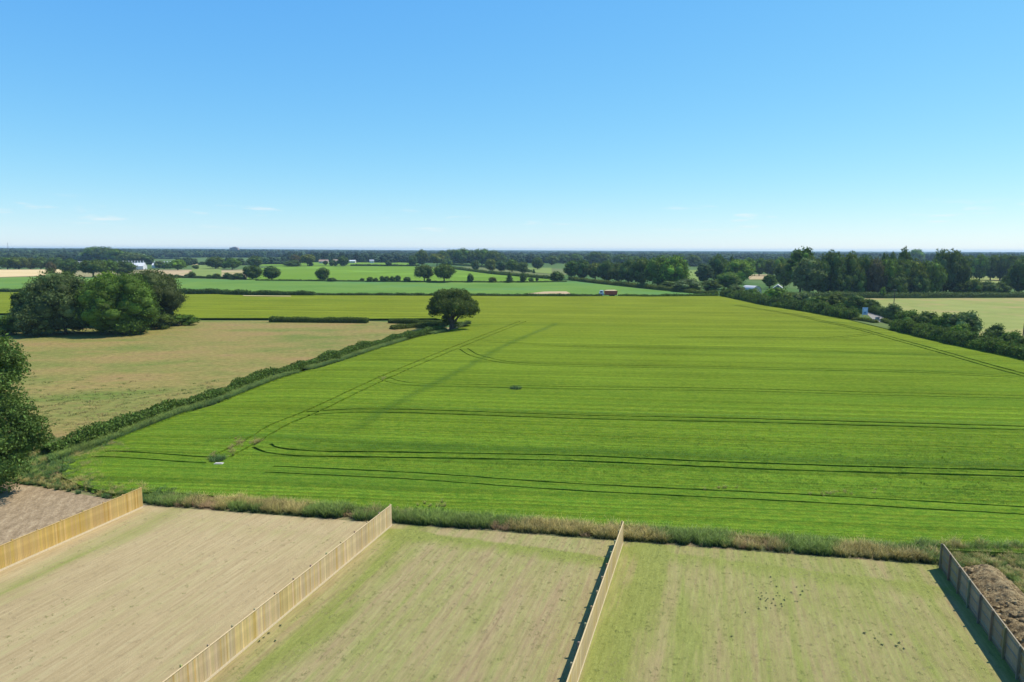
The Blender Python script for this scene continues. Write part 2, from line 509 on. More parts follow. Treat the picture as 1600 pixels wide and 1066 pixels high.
CROP_ROT = math.atan2(*(TR['c4'][-1]-TR['c4'][12])[::-1])     # direction of drilling
DRILL = np.array([math.cos(CROP_ROT), math.sin(CROP_ROT)])
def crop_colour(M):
    """green near, yellow-olive far: paler glancing view painted into the colour by distance; drilled bands"""
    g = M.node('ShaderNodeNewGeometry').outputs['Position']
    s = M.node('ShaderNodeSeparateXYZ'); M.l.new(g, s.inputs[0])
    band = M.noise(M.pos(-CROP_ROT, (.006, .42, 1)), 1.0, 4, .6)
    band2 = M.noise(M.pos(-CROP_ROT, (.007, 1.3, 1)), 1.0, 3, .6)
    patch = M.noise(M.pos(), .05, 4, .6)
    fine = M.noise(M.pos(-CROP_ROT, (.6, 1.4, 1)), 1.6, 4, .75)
    view_tone = M.node('ShaderNodeMapRange'); view_tone.inputs['From Min'].default_value = 50; view_tone.inputs['From Max'].default_value = 240
    M.l.new(s.outputs['Y'], view_tone.inputs['Value'])
    base = M.ramp(view_tone.outputs[0], [(0, (.076, .148, .013, 1)), (.25, (.096, .160, .013, 1)), (.55, (.122, .172, .015, 1)), (1, (.155, .182, .018, 1))])
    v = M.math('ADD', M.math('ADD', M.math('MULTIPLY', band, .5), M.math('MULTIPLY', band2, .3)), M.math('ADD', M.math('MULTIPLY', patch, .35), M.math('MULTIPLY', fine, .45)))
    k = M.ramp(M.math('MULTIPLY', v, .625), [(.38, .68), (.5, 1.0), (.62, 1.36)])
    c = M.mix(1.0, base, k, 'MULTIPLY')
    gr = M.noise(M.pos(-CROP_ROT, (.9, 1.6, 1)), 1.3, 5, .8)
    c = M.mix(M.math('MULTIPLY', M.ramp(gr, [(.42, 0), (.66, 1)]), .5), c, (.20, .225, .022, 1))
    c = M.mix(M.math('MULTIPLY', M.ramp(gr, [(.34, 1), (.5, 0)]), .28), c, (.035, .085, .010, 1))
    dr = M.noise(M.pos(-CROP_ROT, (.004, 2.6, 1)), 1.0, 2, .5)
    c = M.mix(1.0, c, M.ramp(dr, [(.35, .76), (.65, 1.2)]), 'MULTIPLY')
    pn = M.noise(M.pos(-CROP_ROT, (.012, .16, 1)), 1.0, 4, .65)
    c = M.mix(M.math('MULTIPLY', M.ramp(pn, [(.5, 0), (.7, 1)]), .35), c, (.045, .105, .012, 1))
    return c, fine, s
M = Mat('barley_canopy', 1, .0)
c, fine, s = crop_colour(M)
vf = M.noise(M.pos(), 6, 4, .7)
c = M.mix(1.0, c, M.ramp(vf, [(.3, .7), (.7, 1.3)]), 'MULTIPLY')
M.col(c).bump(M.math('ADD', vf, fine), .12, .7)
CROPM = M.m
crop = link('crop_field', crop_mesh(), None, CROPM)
crop['kind'] = 'structure'

# darker double-drilled bands: slightly taller denser crop standing on the canopy
def ribbon(name, L, wid, z, mat, wob=.25):
    wd = wid/2*(1+wob*(vnoise(L[:, 0], L[:, 1], 5, 2)-.5)*2)
    T = np.gradient(L, axis=0); T /= np.linalg.norm(T, axis=1)[:, None]; N_ = np.stack([-T[:, 1], T[:, 0]], 1)
    A, B = L+N_*wd[:, None], L-N_*wd[:, None]; n = len(L)
    V = np.vstack([np.column_stack([A, np.full(n, z)]), np.column_stack([B, np.full(n, z)])])
    Fq = [(i, i+1, n+i+1, n+i) for i in range(n-1)]
    return tag(link(name, np_mesh(name, V, Fq), None, mat), kind='structure')

DM = Mat('dense_barley', .8, .1)
ba = DM.node('ShaderNodeAttribute', attribute_name='edge')
bn = DM.noise(DM.pos(), .8, 5, .7)
al = DM.ramp(DM.math('SUBTRACT', DM.math('ADD', DM.math('MULTIPLY', bn, 1.1), .1), ba.outputs['Fac']), [(.05, 0), (.6, .28)])
DM.col(DM.ramp(DM.noise(DM.pos(), 3, 4, .7), [(.3, (.045, .115, .006, 1)), (.7, (.075, .155, .009, 1))]))
DM.l.new(al, DM.b.inputs['Alpha'])
def band(L, wid):
    n = len(L); cols = [offset_line(L, o*wid/2) for o in (-1, -.5, 0, .5, 1)]
    V = np.concatenate([np.column_stack([c_, np.full(n, CZ+.11)]) for c_ in cols])
    Fq = [(k*n+i, k*n+i+1, (k+1)*n+i+1, (k+1)*n+i) for k in range(4) for i in range(n-1)]
    me = np_mesh('dense_barley_band', V, Fq); at = me.attributes.new('edge', 'FLOAT', 'POINT')
    t = np.linspace(0, 1, n); endf = np.clip(1-np.minimum(t, 1-t)*12, 0, 1)
    at.data.foreach_set('value', np.concatenate([np.maximum(abs(o), endf) for o in (-1, -.5, 0, .5, 1)]).astype(np.float32))
    tag(link('dense_barley_band', me, None, DM.m), kind='structure')
band(trk([(880, 502), (790, 540), (731, 573), (649, 615), (596, 645), (542, 680), (505, 700)]), 5.0)
band(offset_line(TR['c4'], 2.2), 3.2)
band(offset_line(TR['c5'], 2.6), 4.5)
band(trk([(300, 690), (380, 682), (450, 684), (540, 690), (620, 694), (760, 697)]), 3.5)

# ---- meadow
mead = [G(-700, 600), G(-330, 526), G(0, 522), (G(250, 506)), G(310, 501), G(420, 501.5), G(575, 502), G(640, 504), G(700, 512)]
meadow_outline = [(p.x, p.y) for p in mead] + [(x-.1, y+.1) for x, y in HEDGE_L[::-1]] + [(-48, 66), (-60, 66), (-120, 70)]
M = Mat('meadow_grass', .95, .05)
f1 = M.noise(M.pos(-.15, (.6, 1.3, 1)), .05, 5, .65); f2 = M.noise(M.pos(-.1, (.5, 1.3, 1)), .5, 5, .7); f3 = M.noise(M.pos(), 5, 4, .7)
v = M.math('ADD', M.math('MULTIPLY', f1, .68), M.math('ADD', M.math('MULTIPLY', f2, .2), M.math('MULTIPLY', f3, .12)))
c = M.ramp(v, [(.35, (.105, .15, .025, 1)), (.45, (.165, .165, .042, 1)), (.53, (.225, .178, .055, 1)), (.64, (.25, .165, .065, 1))])
c = M.mix(1.0, c, M.ramp(f3, [(.3, .8), (.7, 1.22)]), 'MULTIPLY')
f4 = M.noise(M.pos(-.1, (.6, 1.1, 1)), 1.3, 4, .7)
c = M.mix(1.0, c, M.ramp(f4, [(.32, .70), (.68, 1.28)]), 'MULTIPLY')
M.col(c).bump(M.math('ADD', f2, f3), .06, .6)
sheet('meadow', meadow_outline, .04, M.m)

# ---- mid and far fields
VEG = field_mat('vegetable_rows', (.085, .17, .035, 1), (.15, .235, .050, 1), rad(8), 1.2, .02, .5, (.10, .20, .060, 1), .1, .012)
BRIGHT = field_mat('bright_grass', (.105, .19, .026, 1), (.15, .235, .032, 1), rad(-5), .6, .01, .4, (.17, .28, .04, 1), .1, .008)
STRAW = field_mat('dry_straw_field', (.50, .37, .18, 1), (.62, .47, .25, 1), rad(5), .5, .02, .3)
TANF = field_mat('tan_field', (.36, .26, .14, 1), (.45, .34, .2, 1), 0, .5, .02, .3, (.25, .24, .08, 1), .1, .01)
OLIVE = field_mat('olive_field', (.13, .19, .05, 1), (.20, .24, .07, 1), 0, .5, .02, .3)
PAST = field_mat('pasture_grass', (.18, .21, .06, 1), (.27, .28, .09, 1), rad(3), .8, .05, .9, (.30, .25, .10, 1), .2, .03)
sheet('vegetable_field', g2((-100, 436), (0, 434), (70, 432), (260, 434), (400, 438), (800, 441), (900, 440), (1010, 452), (1120, 462), (1000, 462.5), (700, 461), (500, 460), (300, 458), (150, 456), (-100, 455)), .0, VEG)
sheet('green_field', g2((385, 437.5), (395, 421), (440, 416), (650, 415.5), (700, 420), (760, 427), (880, 437.5), (860, 440.5), (700, 440), (500, 438.5)), .0, BRIGHT)
sheet('straw_field', g2((-120, 422), (75, 421), (130, 421.5), (70, 431), (0, 433), (-120, 436)), .0, STRAW)
sheet('tan_field', g2((225, 423), (300, 422.5), (297, 431), (250, 432.5)), .0, TANF)
sheet('tan_field', g2((346, 423.5), (384, 423.5), (384, 435), (346, 433)), .0, TANF)
sheet('olive_field', g2((300, 414), (346, 416), (346, 433), (299, 431)), .0, OLIVE)
sheet('olive_field', g2((560, 408.5), (655, 409), (650, 414.5), (400, 415.5), (420, 411)), .0, BRIGHT)
sheet('tan_field', g2((826, 418.5), (862, 418.5), (862, 428), (826, 425)), .0, OLIVE)
sheet('olive_field', g2((1068, 422), (1092, 422), (1094, 440), (1072, 438)), .0, OLIVE)
sheet('straw_field', g2((288, 411.5), (332, 411), (332, 413), (288, 414)), .0, STRAW)
sheet('straw_field', g2((370, 409), (392, 409), (392, 413), (370, 412.5)), .0, STRAW)
sheet('straw_field', g2((404, 409.5), (446, 409.5), (446, 413), (404, 413)), .0, STRAW)
sheet('tan_field', g2((1170, 429), (1205, 429), (1205, 437), (1170, 437)), .0, TANF)
sheet('olive_field', g2((1500, 432), (1585, 432), (1585, 446), (1500, 446)), .0, PAST)
sheet('pasture', g2((1255, 466), (1700, 464.5), (1900, 560), (1640, 560), (1560, 532), (1440, 508), (1350, 490), (1290, 478)), .0, PAST)
sheet('field_verge', g2((1120, 463), (1160, 457), (1250, 462), (1300, 476), (1360, 490), (1450, 509), (1600, 545), (1600, 562), (1400, 517), (1200, 478)), .02, field_mat('rank_grass', (.07, .11, .03, 1), (.15, .18, .06, 1)))
GRAV = field_mat('gravel', (.20, .185, .15, 1), (.30, .28, .24, 1), 0, 1, .2, 2)
sheet('track', g2((1352, 489), (1366, 486), (1392, 500), (1384, 505), (1368, 503)), .06, GRAV)
sheet('lane', g2((560, 462.8), (1125, 464), (1125, 463.2), (560, 461.9)), .06, GRAV)
sheet('field_track', g2((380, 464.3), (455, 465), (455, 465.7), (380, 465)), .75, STRAW)
sheet('bare_patch', g2((822, 459.5), (850, 455.8), (885, 455.5), (893, 459.5)), .06, TANF)

# ---- lawn plots behind the houses
def plot_mat(name, green, band_left, band_end, bare, tone=1.0, seed=0):
    """UV.x metres from the left fence, UV.y metres from the far end"""
    M = Mat(name, 1, .0)
    uv = M.node('ShaderNodeUVMap'); uv.uv_map = 'UVMap'
    s = M.node('ShaderNodeSeparateXYZ'); M.l.new(uv.outputs[0], s.inputs[0])
    def mapped(sc_, off=0):
        mp = M.node('ShaderNodeMapping'); mp.inputs['Scale'].default_value = sc_; mp.inputs['Location'].default_value = (seed*3.7+off, seed*1.9, 0)
        M.l.new(uv.outputs[0], mp.inputs[0]); return mp.outputs[0]
    st = M.noise(mapped((1.1, .045, 1)), 1.0, 4, .6)
    st2 = M.noise(mapped((4.5, .22, 1), 5), 1.0, 3, .6)
    k_ = .04 if seed == 1 else -.035
    st = M.ramp(st, [(.34, .30+k_), (.66, .70-k_)]); st2 = M.ramp(st2, [(.34, .30+k_), (.66, .70-k_)]); md = M.noise(mapped((1, .12, 1), 2), 4.5, 4, .7)
    pt = M.noise(mapped((.25, .18, 1), 9), 1.0, 4, .6)
    fn = M.noise(mapped((1, .5, 1)), 8, 8, .95)
    v = M.math('ADD', M.math('ADD', M.math('MULTIPLY', st, .62), M.math('MULTIPLY', st2, .3)), M.math('ADD', M.math('MULTIPLY', pt, .28), M.math('MULTIPLY', fn, .75)))
    v = M.math('MULTIPLY', v, 1/1.95)
    wob = M.math('MULTIPLY', M.math('SUBTRACT', M.noise(mapped((.4, .12, 1), 3), 1.0, 3), .5), 3.0)
    xx = M.math('ADD', s.outputs['X'], wob)
    c0, w0, a0 = band_left
    bl = M.ramp(M.math('MULTIPLY', xx, 1/20), [(max(0, (c0-w0)/20), 0), (c0/20, a0), ((c0+w0)/20, 0)])
    ye = M.math('ADD', s.outputs['Y'], M.math('MULTIPLY', wob, .3))
    be = M.ramp(M.math('MULTIPLY', ye, 1/20), [(.035, 0), (.06, band_end), (.16, 0)])
    g = M.math('ADD', v, M.math('ADD', M.math('MULTIPLY', bl, .16), M.math('MULTIPLY', be, .12)))
    g = M.math('ADD', g, green-.5)
    tan = M.ramp(M.math('ADD', M.math('MULTIPLY', fn, .4), M.math('ADD', M.math('MULTIPLY', st2, .35), M.math('MULTIPLY', st, .25))), [(.33, tuple(x*tone for x in (.32, .235, .115))+(1,)), (.5, tuple(x*tone for x in (.43, .325, .165))+(1,)), (.66, tuple(x*tone for x in (.57, .455, .25))+(1,))])
    grn = M.ramp(fn, [(.35, (.10, .135, .02, 1)), (.6, (.235, .26, .055, 1))])
    c = M.mix(M.ramp(g, [(.40, 0), (.62, .85)]), tan, grn)
    c = M.mix(1.0, c, M.ramp(md, [(.3, .92), (.5, 1.0), (.7, 1.09)] if seed == 1 else [(.3, .84), (.5, 1.0), (.7, 1.17)]), 'MULTIPLY')
    M.col(c).bump(fn, .05, 1)
    return M.m

def plot_sheet(name, a, b, la, lb, mat, z=.03, near=30):
    """quad between fence a and fence b, with metre UVs"""
    A0, B0 = a, b; A1, B1 = a-FD*la, b-FD*lb
    me = bpy.data.meshes.new(name)
    me.from_pydata([(A0[0], A0[1], z), (B0[0], B0[1], z), (B1[0], B1[1], z), (A1[0], A1[1], z)], [], [(3, 2, 1, 0)])
    uv = me.uv_layers.new(name='UVMap')
    for li, l in enumerate(me.loops):
        p = np.array(me.vertices[l.vertex_index].co[:2]); d = p-A0
        uv.data[li].uv = (float(d@FR), float(-(d@FD)))
    me.update()
    return tag(link(name, me, None, mat), kind='structure')
EX = .45
P_ = [f+FD*EX for f in F_END]
left_far = F_END[0]-FR*40+FD*3
M = Mat('harrowed_soil', .95, .05)
n1 = M.noise(M.pos(FA+.9, (.5, 1.1, 1)), 1.6, 5, .75); n2 = M.noise(M.pos(), 5, 5, .75)
M.col(M.ramp(M.math('ADD', M.math('MULTIPLY', n1, .6), M.math('MULTIPLY', n2, .4)), [(.35, (.17, .12, .065, 1)), (.52, (.29, .21, .12, 1)), (.66, (.43, .33, .19, 1))])).bump(M.math('ADD', n1, n2), .07, .8)
plot_sheet('bare_soil_plot', left_far-FD*.4, P_[0]+FD*.1, 30, 40, M.m)
plot_sheet('lawn_plot', P_[0], P_[1], 40, 40, plot_mat('lawn_thin', .40, (3.2, 2.2, .85), .25, 0, .88, 1), .034)
plot_sheet('lawn_plot', P_[1], P_[2], 40, 40, plot_mat('lawn_half', .485, (2.4, 1.6, 1.1), 1.5, 0, .78, 2), .038)
plot_sheet('lawn_plot', P_[2], P_[3], 40, 40, plot_mat('lawn_green', .55, (1.9, 1.7, .9), .7, 0, .82, 3), .042)
ROUGH = field_mat('rough_ground', (.07, .10, .03, 1), (.20, .18, .08, 1), 0, 1, .3, 2, (.28, .2, .1, 1), .2, .25)
sheet('rough_ground', [tuple(P_[3]), tuple(P_[3]-FD*40), tuple(P_[3]-FD*40+FR*50), (95, 38), (47, 48.4), (31, 49.8)], .03, ROUGH)
sheet('rough_strip', [(-56, 76), (-75, 74), (-90, 66), tuple(left_far-FD*.5), tuple(P_[0]), tuple(P_[1]), tuple(P_[2]), tuple(P_[3]), (46, 49), (31.5, 51.5), (9, 54.5), (-10, 58), (-30, 62), (-38, 66), (-46, 74)], .015, ROUGH)

# ------------------------------------------------------------------ fences
def wood_mat():
    M = Mat('treated_pine', .75, .2)
    oi = M.node('ShaderNodeObjectInfo')
    n = M.noise(M.pos(obj=True, scale=(1, 1, .09)), 22, 4, .6)
    r = M.ramp(n, [(.3, .78), (.7, 1.15)])
    M.col(M.mix(1.0, oi.outputs['Color'], r, 'MULTIPLY')).bump(n, .004, .5)
    return M.m
WOOD = wood_mat()
BW, FH = .119, 1.82
bd = MB()   # feather-edge board: thick edge on the left, local x along fence, faces +y
bd.add([(0, 0, .16), (BW*1.14, 0, .16), (BW*1.14, .009, .16), (0, .024, .16), (0, 0, FH-.02), (BW*1.14, 0, FH-.02), (BW*1.14, .009, FH-.02), (0, .024, FH-.02)],
       [(0,3,2,1),(4,5,6,7),(0,1,5,4),(1,2,6,5),(2,3,7,6),(3,0,4,7)])
BOARD = bd.mesh('board'); BOARD.materials.append(WOOD)
ps = MB(); ps.box(-.05, .05, -.15, -.05, 0, FH+.04); ps.add([(-.05,-.15,FH+.04),(.05,-.15,FH+.04),(.05,-.05,FH+.04),(-.05,-.05,FH+.04),(0,-.10,FH+.075)], [(0,1,4),(1,2,4),(2,3,4),(3,0,4)])
POST = ps.mesh('post'); POST.materials.append(WOOD)
BAY = 1.9
rl = MB(); rl.add([(.05,-.048,0),(BAY-.05,-.048,0),(BAY-.05,-.003,0),(.05,-.003,0),(.05,-.048,.045),(BAY-.05,-.048,.045),(BAY-.05,-.003,.085),(.05,-.003,.085)],
       [(0,3,2,1),(4,5,6,7),(0,1,5,4),(1,2,6,5),(2,3,7,6),(3,0,4,7)])
RAIL = rl.mesh('rail'); RAIL.materials.append(WOOD)
gb = MB(); gb.box(.0, BAY-.004, -.004, .03, -.02, .155); GBD = gb.mesh('gravel_board'); GBD.materials.append(WOOD)
cpb = MB(); cpb.box(0, BAY-.003, -.03, .04, FH-.018, FH+.01); CAPM = cpb.mesh('capping_rail'); CAPM.materials.append(WOOD)
FEN = [('new golden closeboard fence, the leftmost, beside the bare soil plot', (.50, .33, .115), .05),
       ('pale pine closeboard fence second from left, long lit face across lawn', (.52, .385, .20), .10),
       ('closeboard fence seen nearly end on between the two greener lawns', (.50, .375, .19), .06),
       ('rightmost fence showing its shaded posts and rails, beside the soil heap', (.27, .215, .135), .08)]  # rightmost timber set grey-brown: shade of its back painted into the colour
for fi, (lab, colr, var) in enumerate(FEN):
    E_ = F_END[fi]; L_ = F_LEN[fi]; nb = int(round(L_/BAY))
    # local +x runs towards us; local +y points right of the fence
    root = empty('closeboard_fence', (E_[0], E_[1], .03))
    ang = math.atan2(-FD[1], -FD[0])
    root.rotation_euler.z = ang
    tag(root, lab, 'fence', 'garden fences between the plots')
    # rotation sends +y to: check it is the right-hand side
    sgn = 1 if (-math.sin(ang)*FR[0]+math.cos(ang)*FR[1]) > 0 else -1
    root.scale = (1, sgn, 1)
    r = random.Random(fi+5)
    for b in range(nb):
        tone = 1+r.uniform(-var, var)*1.2; bz = r.uniform(-.014, .014)
        gold = r.random() < .3
        if b == 0:
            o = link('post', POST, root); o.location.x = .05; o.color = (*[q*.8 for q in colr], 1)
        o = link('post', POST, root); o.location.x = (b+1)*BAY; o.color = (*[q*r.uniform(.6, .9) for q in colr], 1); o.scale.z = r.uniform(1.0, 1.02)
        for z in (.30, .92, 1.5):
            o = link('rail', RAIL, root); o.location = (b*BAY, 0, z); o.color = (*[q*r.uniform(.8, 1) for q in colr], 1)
        o = link('gravel_board', GBD, root); o.location.x = b*BAY; o.color = (*[q*1.18 for q in (.55, .44, .27)], 1) if fi < 3 else (.2, .16, .1, 1)  # rightmost fence: darker board colour carries the painted shade too
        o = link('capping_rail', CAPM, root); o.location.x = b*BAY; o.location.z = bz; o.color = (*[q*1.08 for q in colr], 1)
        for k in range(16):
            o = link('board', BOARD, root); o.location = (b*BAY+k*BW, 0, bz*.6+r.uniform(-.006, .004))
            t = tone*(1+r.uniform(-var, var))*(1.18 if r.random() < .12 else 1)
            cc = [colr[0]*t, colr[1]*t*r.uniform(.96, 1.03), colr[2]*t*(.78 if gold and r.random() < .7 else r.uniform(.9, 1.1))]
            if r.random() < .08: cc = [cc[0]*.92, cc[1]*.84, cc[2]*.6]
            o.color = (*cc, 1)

# ------------------------------------------------------------------ foliage builders
def leaves(P, Nrm, size, seed=0, flat=.55):
    """one folded quad per point"""
    r = np.random.default_rng(seed); n = len(P)
    d = Nrm*flat + r.normal(0, .6, (n, 3)); d /= np.linalg.norm(d, axis=1)[:, None]+1e-9
    a = np.cross(d, r.normal(0, 1, (n, 3))); a /= np.linalg.norm(a, axis=1)[:, None]+1e-9
    b = np.cross(d, a); s = size*r.uniform(.45, 1.7, (n, 1))
    V = np.stack([P-a*s, P-b*s*.55-d*s*.12, P+a*s, P+b*s*.55-d*s*.12], 1).reshape(-1, 3)
    return V, np.arange(4*n).reshape(n, 4)

ICO = None
def ico():
    global ICO
    if ICO is None:
        import bmesh
        bm = bmesh.new(); bmesh.ops.create_icosphere(bm, subdivisions=2, radius=1)
        V = np.array([v.co[:] for v in bm.verts]); F_ = np.array([[v.index for v in f.verts] for f in bm.faces]); bm.free(); ICO = (V, F_)
    return ICO

def crown_mesh(name, lobes, n, size, seed=0, core=.72, lump=.25):
    """lobes: (x,y,z,rx,ry,rz)"""
    r = np.random.default_rng(seed); Lb = np.array(lobes, float)
    area = Lb[:, 3]*Lb[:, 5]; cnt = np.maximum(6, (n*area/area.sum()).astype(int))
    Ps, Ns = [], []
    for (x, y, z, rx, ry, rz), c in zip(Lb, cnt):
        u = r.normal(0, 1, (c, 3)); u /= np.linalg.norm(u, axis=1)[:, None]
        u[:, 2] = np.where((u[:, 2] < -.35) & (r.random(c) < .6), -u[:, 2], u[:, 2])
        k = 1+lump*(vnoise(u[:, 0]*3+x, u[:, 2]*3+u[:, 1]*2+y, .8, seed)-.5)
        rr = (k*np.where(r.random(c) < .75, r.uniform(.85, 1.18, c), r.uniform(.6, .9, c)))[:, None]
        Ps.append(np.array([x, y, z])+u*rr*[rx, ry, rz]); Ns.append(u)
    P, N_ = np.vstack(Ps), np.vstack(Ns)
    # drop leaves buried deep in other lobes
    keep = np.ones(len(P), bool)
    for (x, y, z, rx, ry, rz) in Lb:
        keep &= (((P-[x, y, z])/[rx, ry, rz])**2).sum(1) > .36
    P, N_ = P[keep], N_[keep]
    V, Fq = leaves(P, N_, size, seed)
    faces = [tuple(f) for f in Fq.tolist()]
    iv, if_ = ico(); Vs = [V]; b = len(V); F3 = []
    for i, (x, y, z, rx, ry, rz) in enumerate(Lb):
        k = core*(1+.3*(vnoise(iv[:, 0]*2+x, iv[:, 2]*2+iv[:, 1]*3+z, .7, i)-.5))[:, None]
        Vs.append(np.array([x, y, z])+iv*k*[rx, ry, rz]); F3.append(if_+b); b += len(iv)
    V = np.vstack(Vs); F3 = np.vstack(F3)
    me = bpy.data.meshes.new(name)
    nq, nt = len(Fq), len(F3)
    me.vertices.add(len(V)); me.vertices.foreach_set('co', V.astype(np.float32).ravel())
    li = np.concatenate([Fq.ravel(), F3.ravel()]).astype(np.int32)
    me.loops.add(len(li)); me.loops.foreach_set('vertex_index', li)
    me.polygons.add(nq+nt)
    ls = np.concatenate([np.arange(0, nq*4, 4), nq*4+np.arange(0, nt*3, 3)]).astype(np.int32)
    lt = np.concatenate([np.full(nq, 4), np.full(nt, 3)]).astype(np.int32)
    me.polygons.foreach_set('loop_start', ls); me.polygons.foreach_set('loop_total', lt)
    me.update(calc_edges=True)
    me.materials.append(LEAF)
    return me

def envelope_lobes(h, wd, cb, kind, n, seed):
    r = np.random.default_rng(seed); L = []
    if kind == 'conifer':
        for i in range(n):
            t = (i+.5)/n; z = h*(cb+(1-cb)*t*.97); R = wd/2*(1-t)**.8*1.0+.03*wd; a = i*2.4
            L.append((math.cos(a)*R*.42, math.sin(a)*R*.42, z, R*.75, R*.75, h*.10))
        return L
    zc = h*(cb+1)/2; rz = h*(1-cb)/2
    n = int(n*2.1)
    for i in range(n):
        z = 1-2*(i+.5)/n; a = i*2.39996+r.uniform(-.5, .5); q = math.sqrt(1-z*z)
        k = r.uniform(.55, .90)
        if kind == 'oak': q = q**.6
        if kind == 'bush' and z < 0: q = max(q, .75)
        s = r.uniform(.12, .25)*(1.0 if kind != 'tall' else .85)
        x, y, zz = math.cos(a)*q*k*wd/2, math.sin(a)*q*k*wd/2, zc+z*rz*(.80 if kind != 'oak' else .72)*r.uniform(.85, 1.08)
        L.append((x, y, max(zz, s*h*.35), s*wd, s*wd, s*min(wd, h)*.95 if kind != 'tall' else s*h*.55))
    L.append((0, 0, zc, wd*.36, wd*.36, rz*.78))
    return L

def trunk_mesh(name, h, r0, lobes, nlimb=6, seed=0, z0=-.1, lean=(0, 0)):
    mb = MB(); r = random.Random(seed); top = h*.75
    mb.tube([(0, 0, z0), (lean[0]*.2, lean[1]*.2, h*.04), (lean[0]*.4, lean[1]*.4, h*.3), (lean[0], lean[1], top)], [r0*1.5, r0*1.05, r0*.8, r0*.2], 8)
    for l in sorted(lobes, key=lambda q: -q[3])[:nlimb]:
        z = h*r.uniform(.18, .42); k = z/top
        mb.tube([(lean[0]*k, lean[1]*k, z), ((l[0]+lean[0]*k)*.5, (l[1]+lean[1]*k)*.5, (z+l[2])*.5-.02*h), (l[0], l[1], l[2])], [r0*.5, r0*.33, r0*.1], 6)
    me = mb.mesh(name); me.materials.append(BARK); return me

GREENS = {'oak': (.062, .094, .018, 1), 'dark': (.046, .084, .022, 1), 'green': (.068, .130, .018, 1), 'bright': (.105, .185, .018, 1),
          'grey': (.085, .125, .046, 1), 'conifer': (.032, .062, .026, 1), 'copper': (.075, .055, .035, 1), 'olive': (.095, .115, .022, 1)}
GREENS = {k: (v[0]*1.18, v[1]*1.14, v[2]*1.05, 1) for k, v in GREENS.items()}
def tint(c, k=.12, r=random):
    f = 1+r.uniform(-k, k); return (c[0]*f*r.uniform(.92, 1.1), c[1]*f, c[2]*f*r.uniform(.85, 1.15), 1)

# ---- prototypes for mid-distance trees, normalised to height 1, width 1
PROTO = {}
def make_proto(kind, cb, nl, nleaf, ls, var):
    for v in range(var):
        sd_ = hash((len(kind), v, nl)) % 1000
        lb = envelope_lobes(1, 1, cb, {'grey': 'round'}.get(kind, kind), nl+v*2, sd_)
        PROTO.setdefault(kind, []).append((crown_mesh(kind+'_crown', lb, nleaf, ls, sd_), trunk_mesh(kind+'_trunk', 1, .035 if kind != 'conifer' else .025, lb, 4, sd_)))
make_proto('oak', .24, 15, 4200, .031, 3)
make_proto('round', .12, 16, 4200, .030, 3)
make_proto('bush', .0, 12, 2200, .034, 3)
make_proto('tall', .1, 18, 3200, .024, 2)
make_proto('conifer', .06, 15, 3000, .026, 2)
tcount = [0]
def tree(px, by, ty, wpx, kind, colk, label, group=None, cat=None, name=None, depth_k=1.0):
    p = G(px, by); D = math.hypot(p.x, p.y); s = (p.y*cp+CAM_H*sp)/F_PX
    # true height from the pixel height of an upright at this distance
    d = ray(px, ty); t = p.y/d.y; h = max(1.2, CAM_H+d.z*t); wd = wpx*s
    pr = PROTO[kind]; i = tcount[0] % len(pr); tcount[0] += 1
    nm = name or {'oak': 'oak_tree', 'round': 'tree', 'bush': 'shrub', 'tall': 'tall_tree', 'conifer': 'conifer_tree'}[kind]
    root = empty(nm, (p.x, p.y, 0), random.uniform(0, 6.28)); root.scale = (wd, wd*depth_k, h)
    tag(root, label, cat or ('shrub' if kind == 'bush' else 'tree'), group)
    cr_ = link('crown', pr[i][0], root); cr_.color = tint(GREENS[colk], .1)
    if kind != 'bush': link('trunk', pr[i][1], root)
    return root

# ---- hero trees with their own crowns
def hero(name, base, lobes_world, n, size, colk, label, cat='tree', r0=.35, h=12, nlimb=7, seed=1, group=None, core=.72, extra_trunk=None, lump=.3):
    root = empty(name, base); b = np.array(base)
    lb = [(l[0]-b[0], l[1]-b[1], l[2]-b[2], l[3], l[4], l[5]) for l in lobes_world]
    tag(root, label, cat, group)
    c = link('crown', crown_mesh(name+'_crown', lb, n, size, seed, core, lump), root); c.color = GREENS[colk] if isinstance(colk, str) else colk
    t = link('trunk', trunk_mesh(name+'_trunk', h, r0, lb, nlimb, seed), root)
    return root

# lone oak at the hedge end
ob = G(706, 516); OY = ob.y
L = []
for (x, y, rp, dd) in [(706,464,14,0),(690,464,12,-2),(722,464,13,2),(681,472,11,0),(738,478,10,1),(742,485,8,-1),(676,482,9,1),(676,490,6,-1),(692,479,13,-4),(712,478,14,-4.5),
                       (727,481,12,-3),(700,488,9,-2),(722,490,9,-1),(735,490,7,1),(704,470,13,5),(722,476,12,5),(686,476,12,5),(694,461,9,3),(716,461,9,-2),(684,487,8,2),(695,497,5,0),(730,470,9,3)]:
    p = P3(x, y, OY+dd); r_ = rp/pxm(OY); L.append((p.x, p.y, p.z, r_, r_, r_*.85))
for (x, y, rp) in [(697, 503, 5), (694, 508, 5), (702, 506, 4), (710, 505, 4)]:
    p = P3(x, y, OY); r_ = rp/pxm(OY); L.append((p.x, p.y, p.z, r_, r_*.8, r_*1.1))
hero('oak_tree', ob, L, 21000, .18, (.082, .108, .026, 1), 'lone broad oak with thick trunk standing at the end of the field hedge', r0=.75, h=8.5, nlimb=11, seed=3, core=.5)

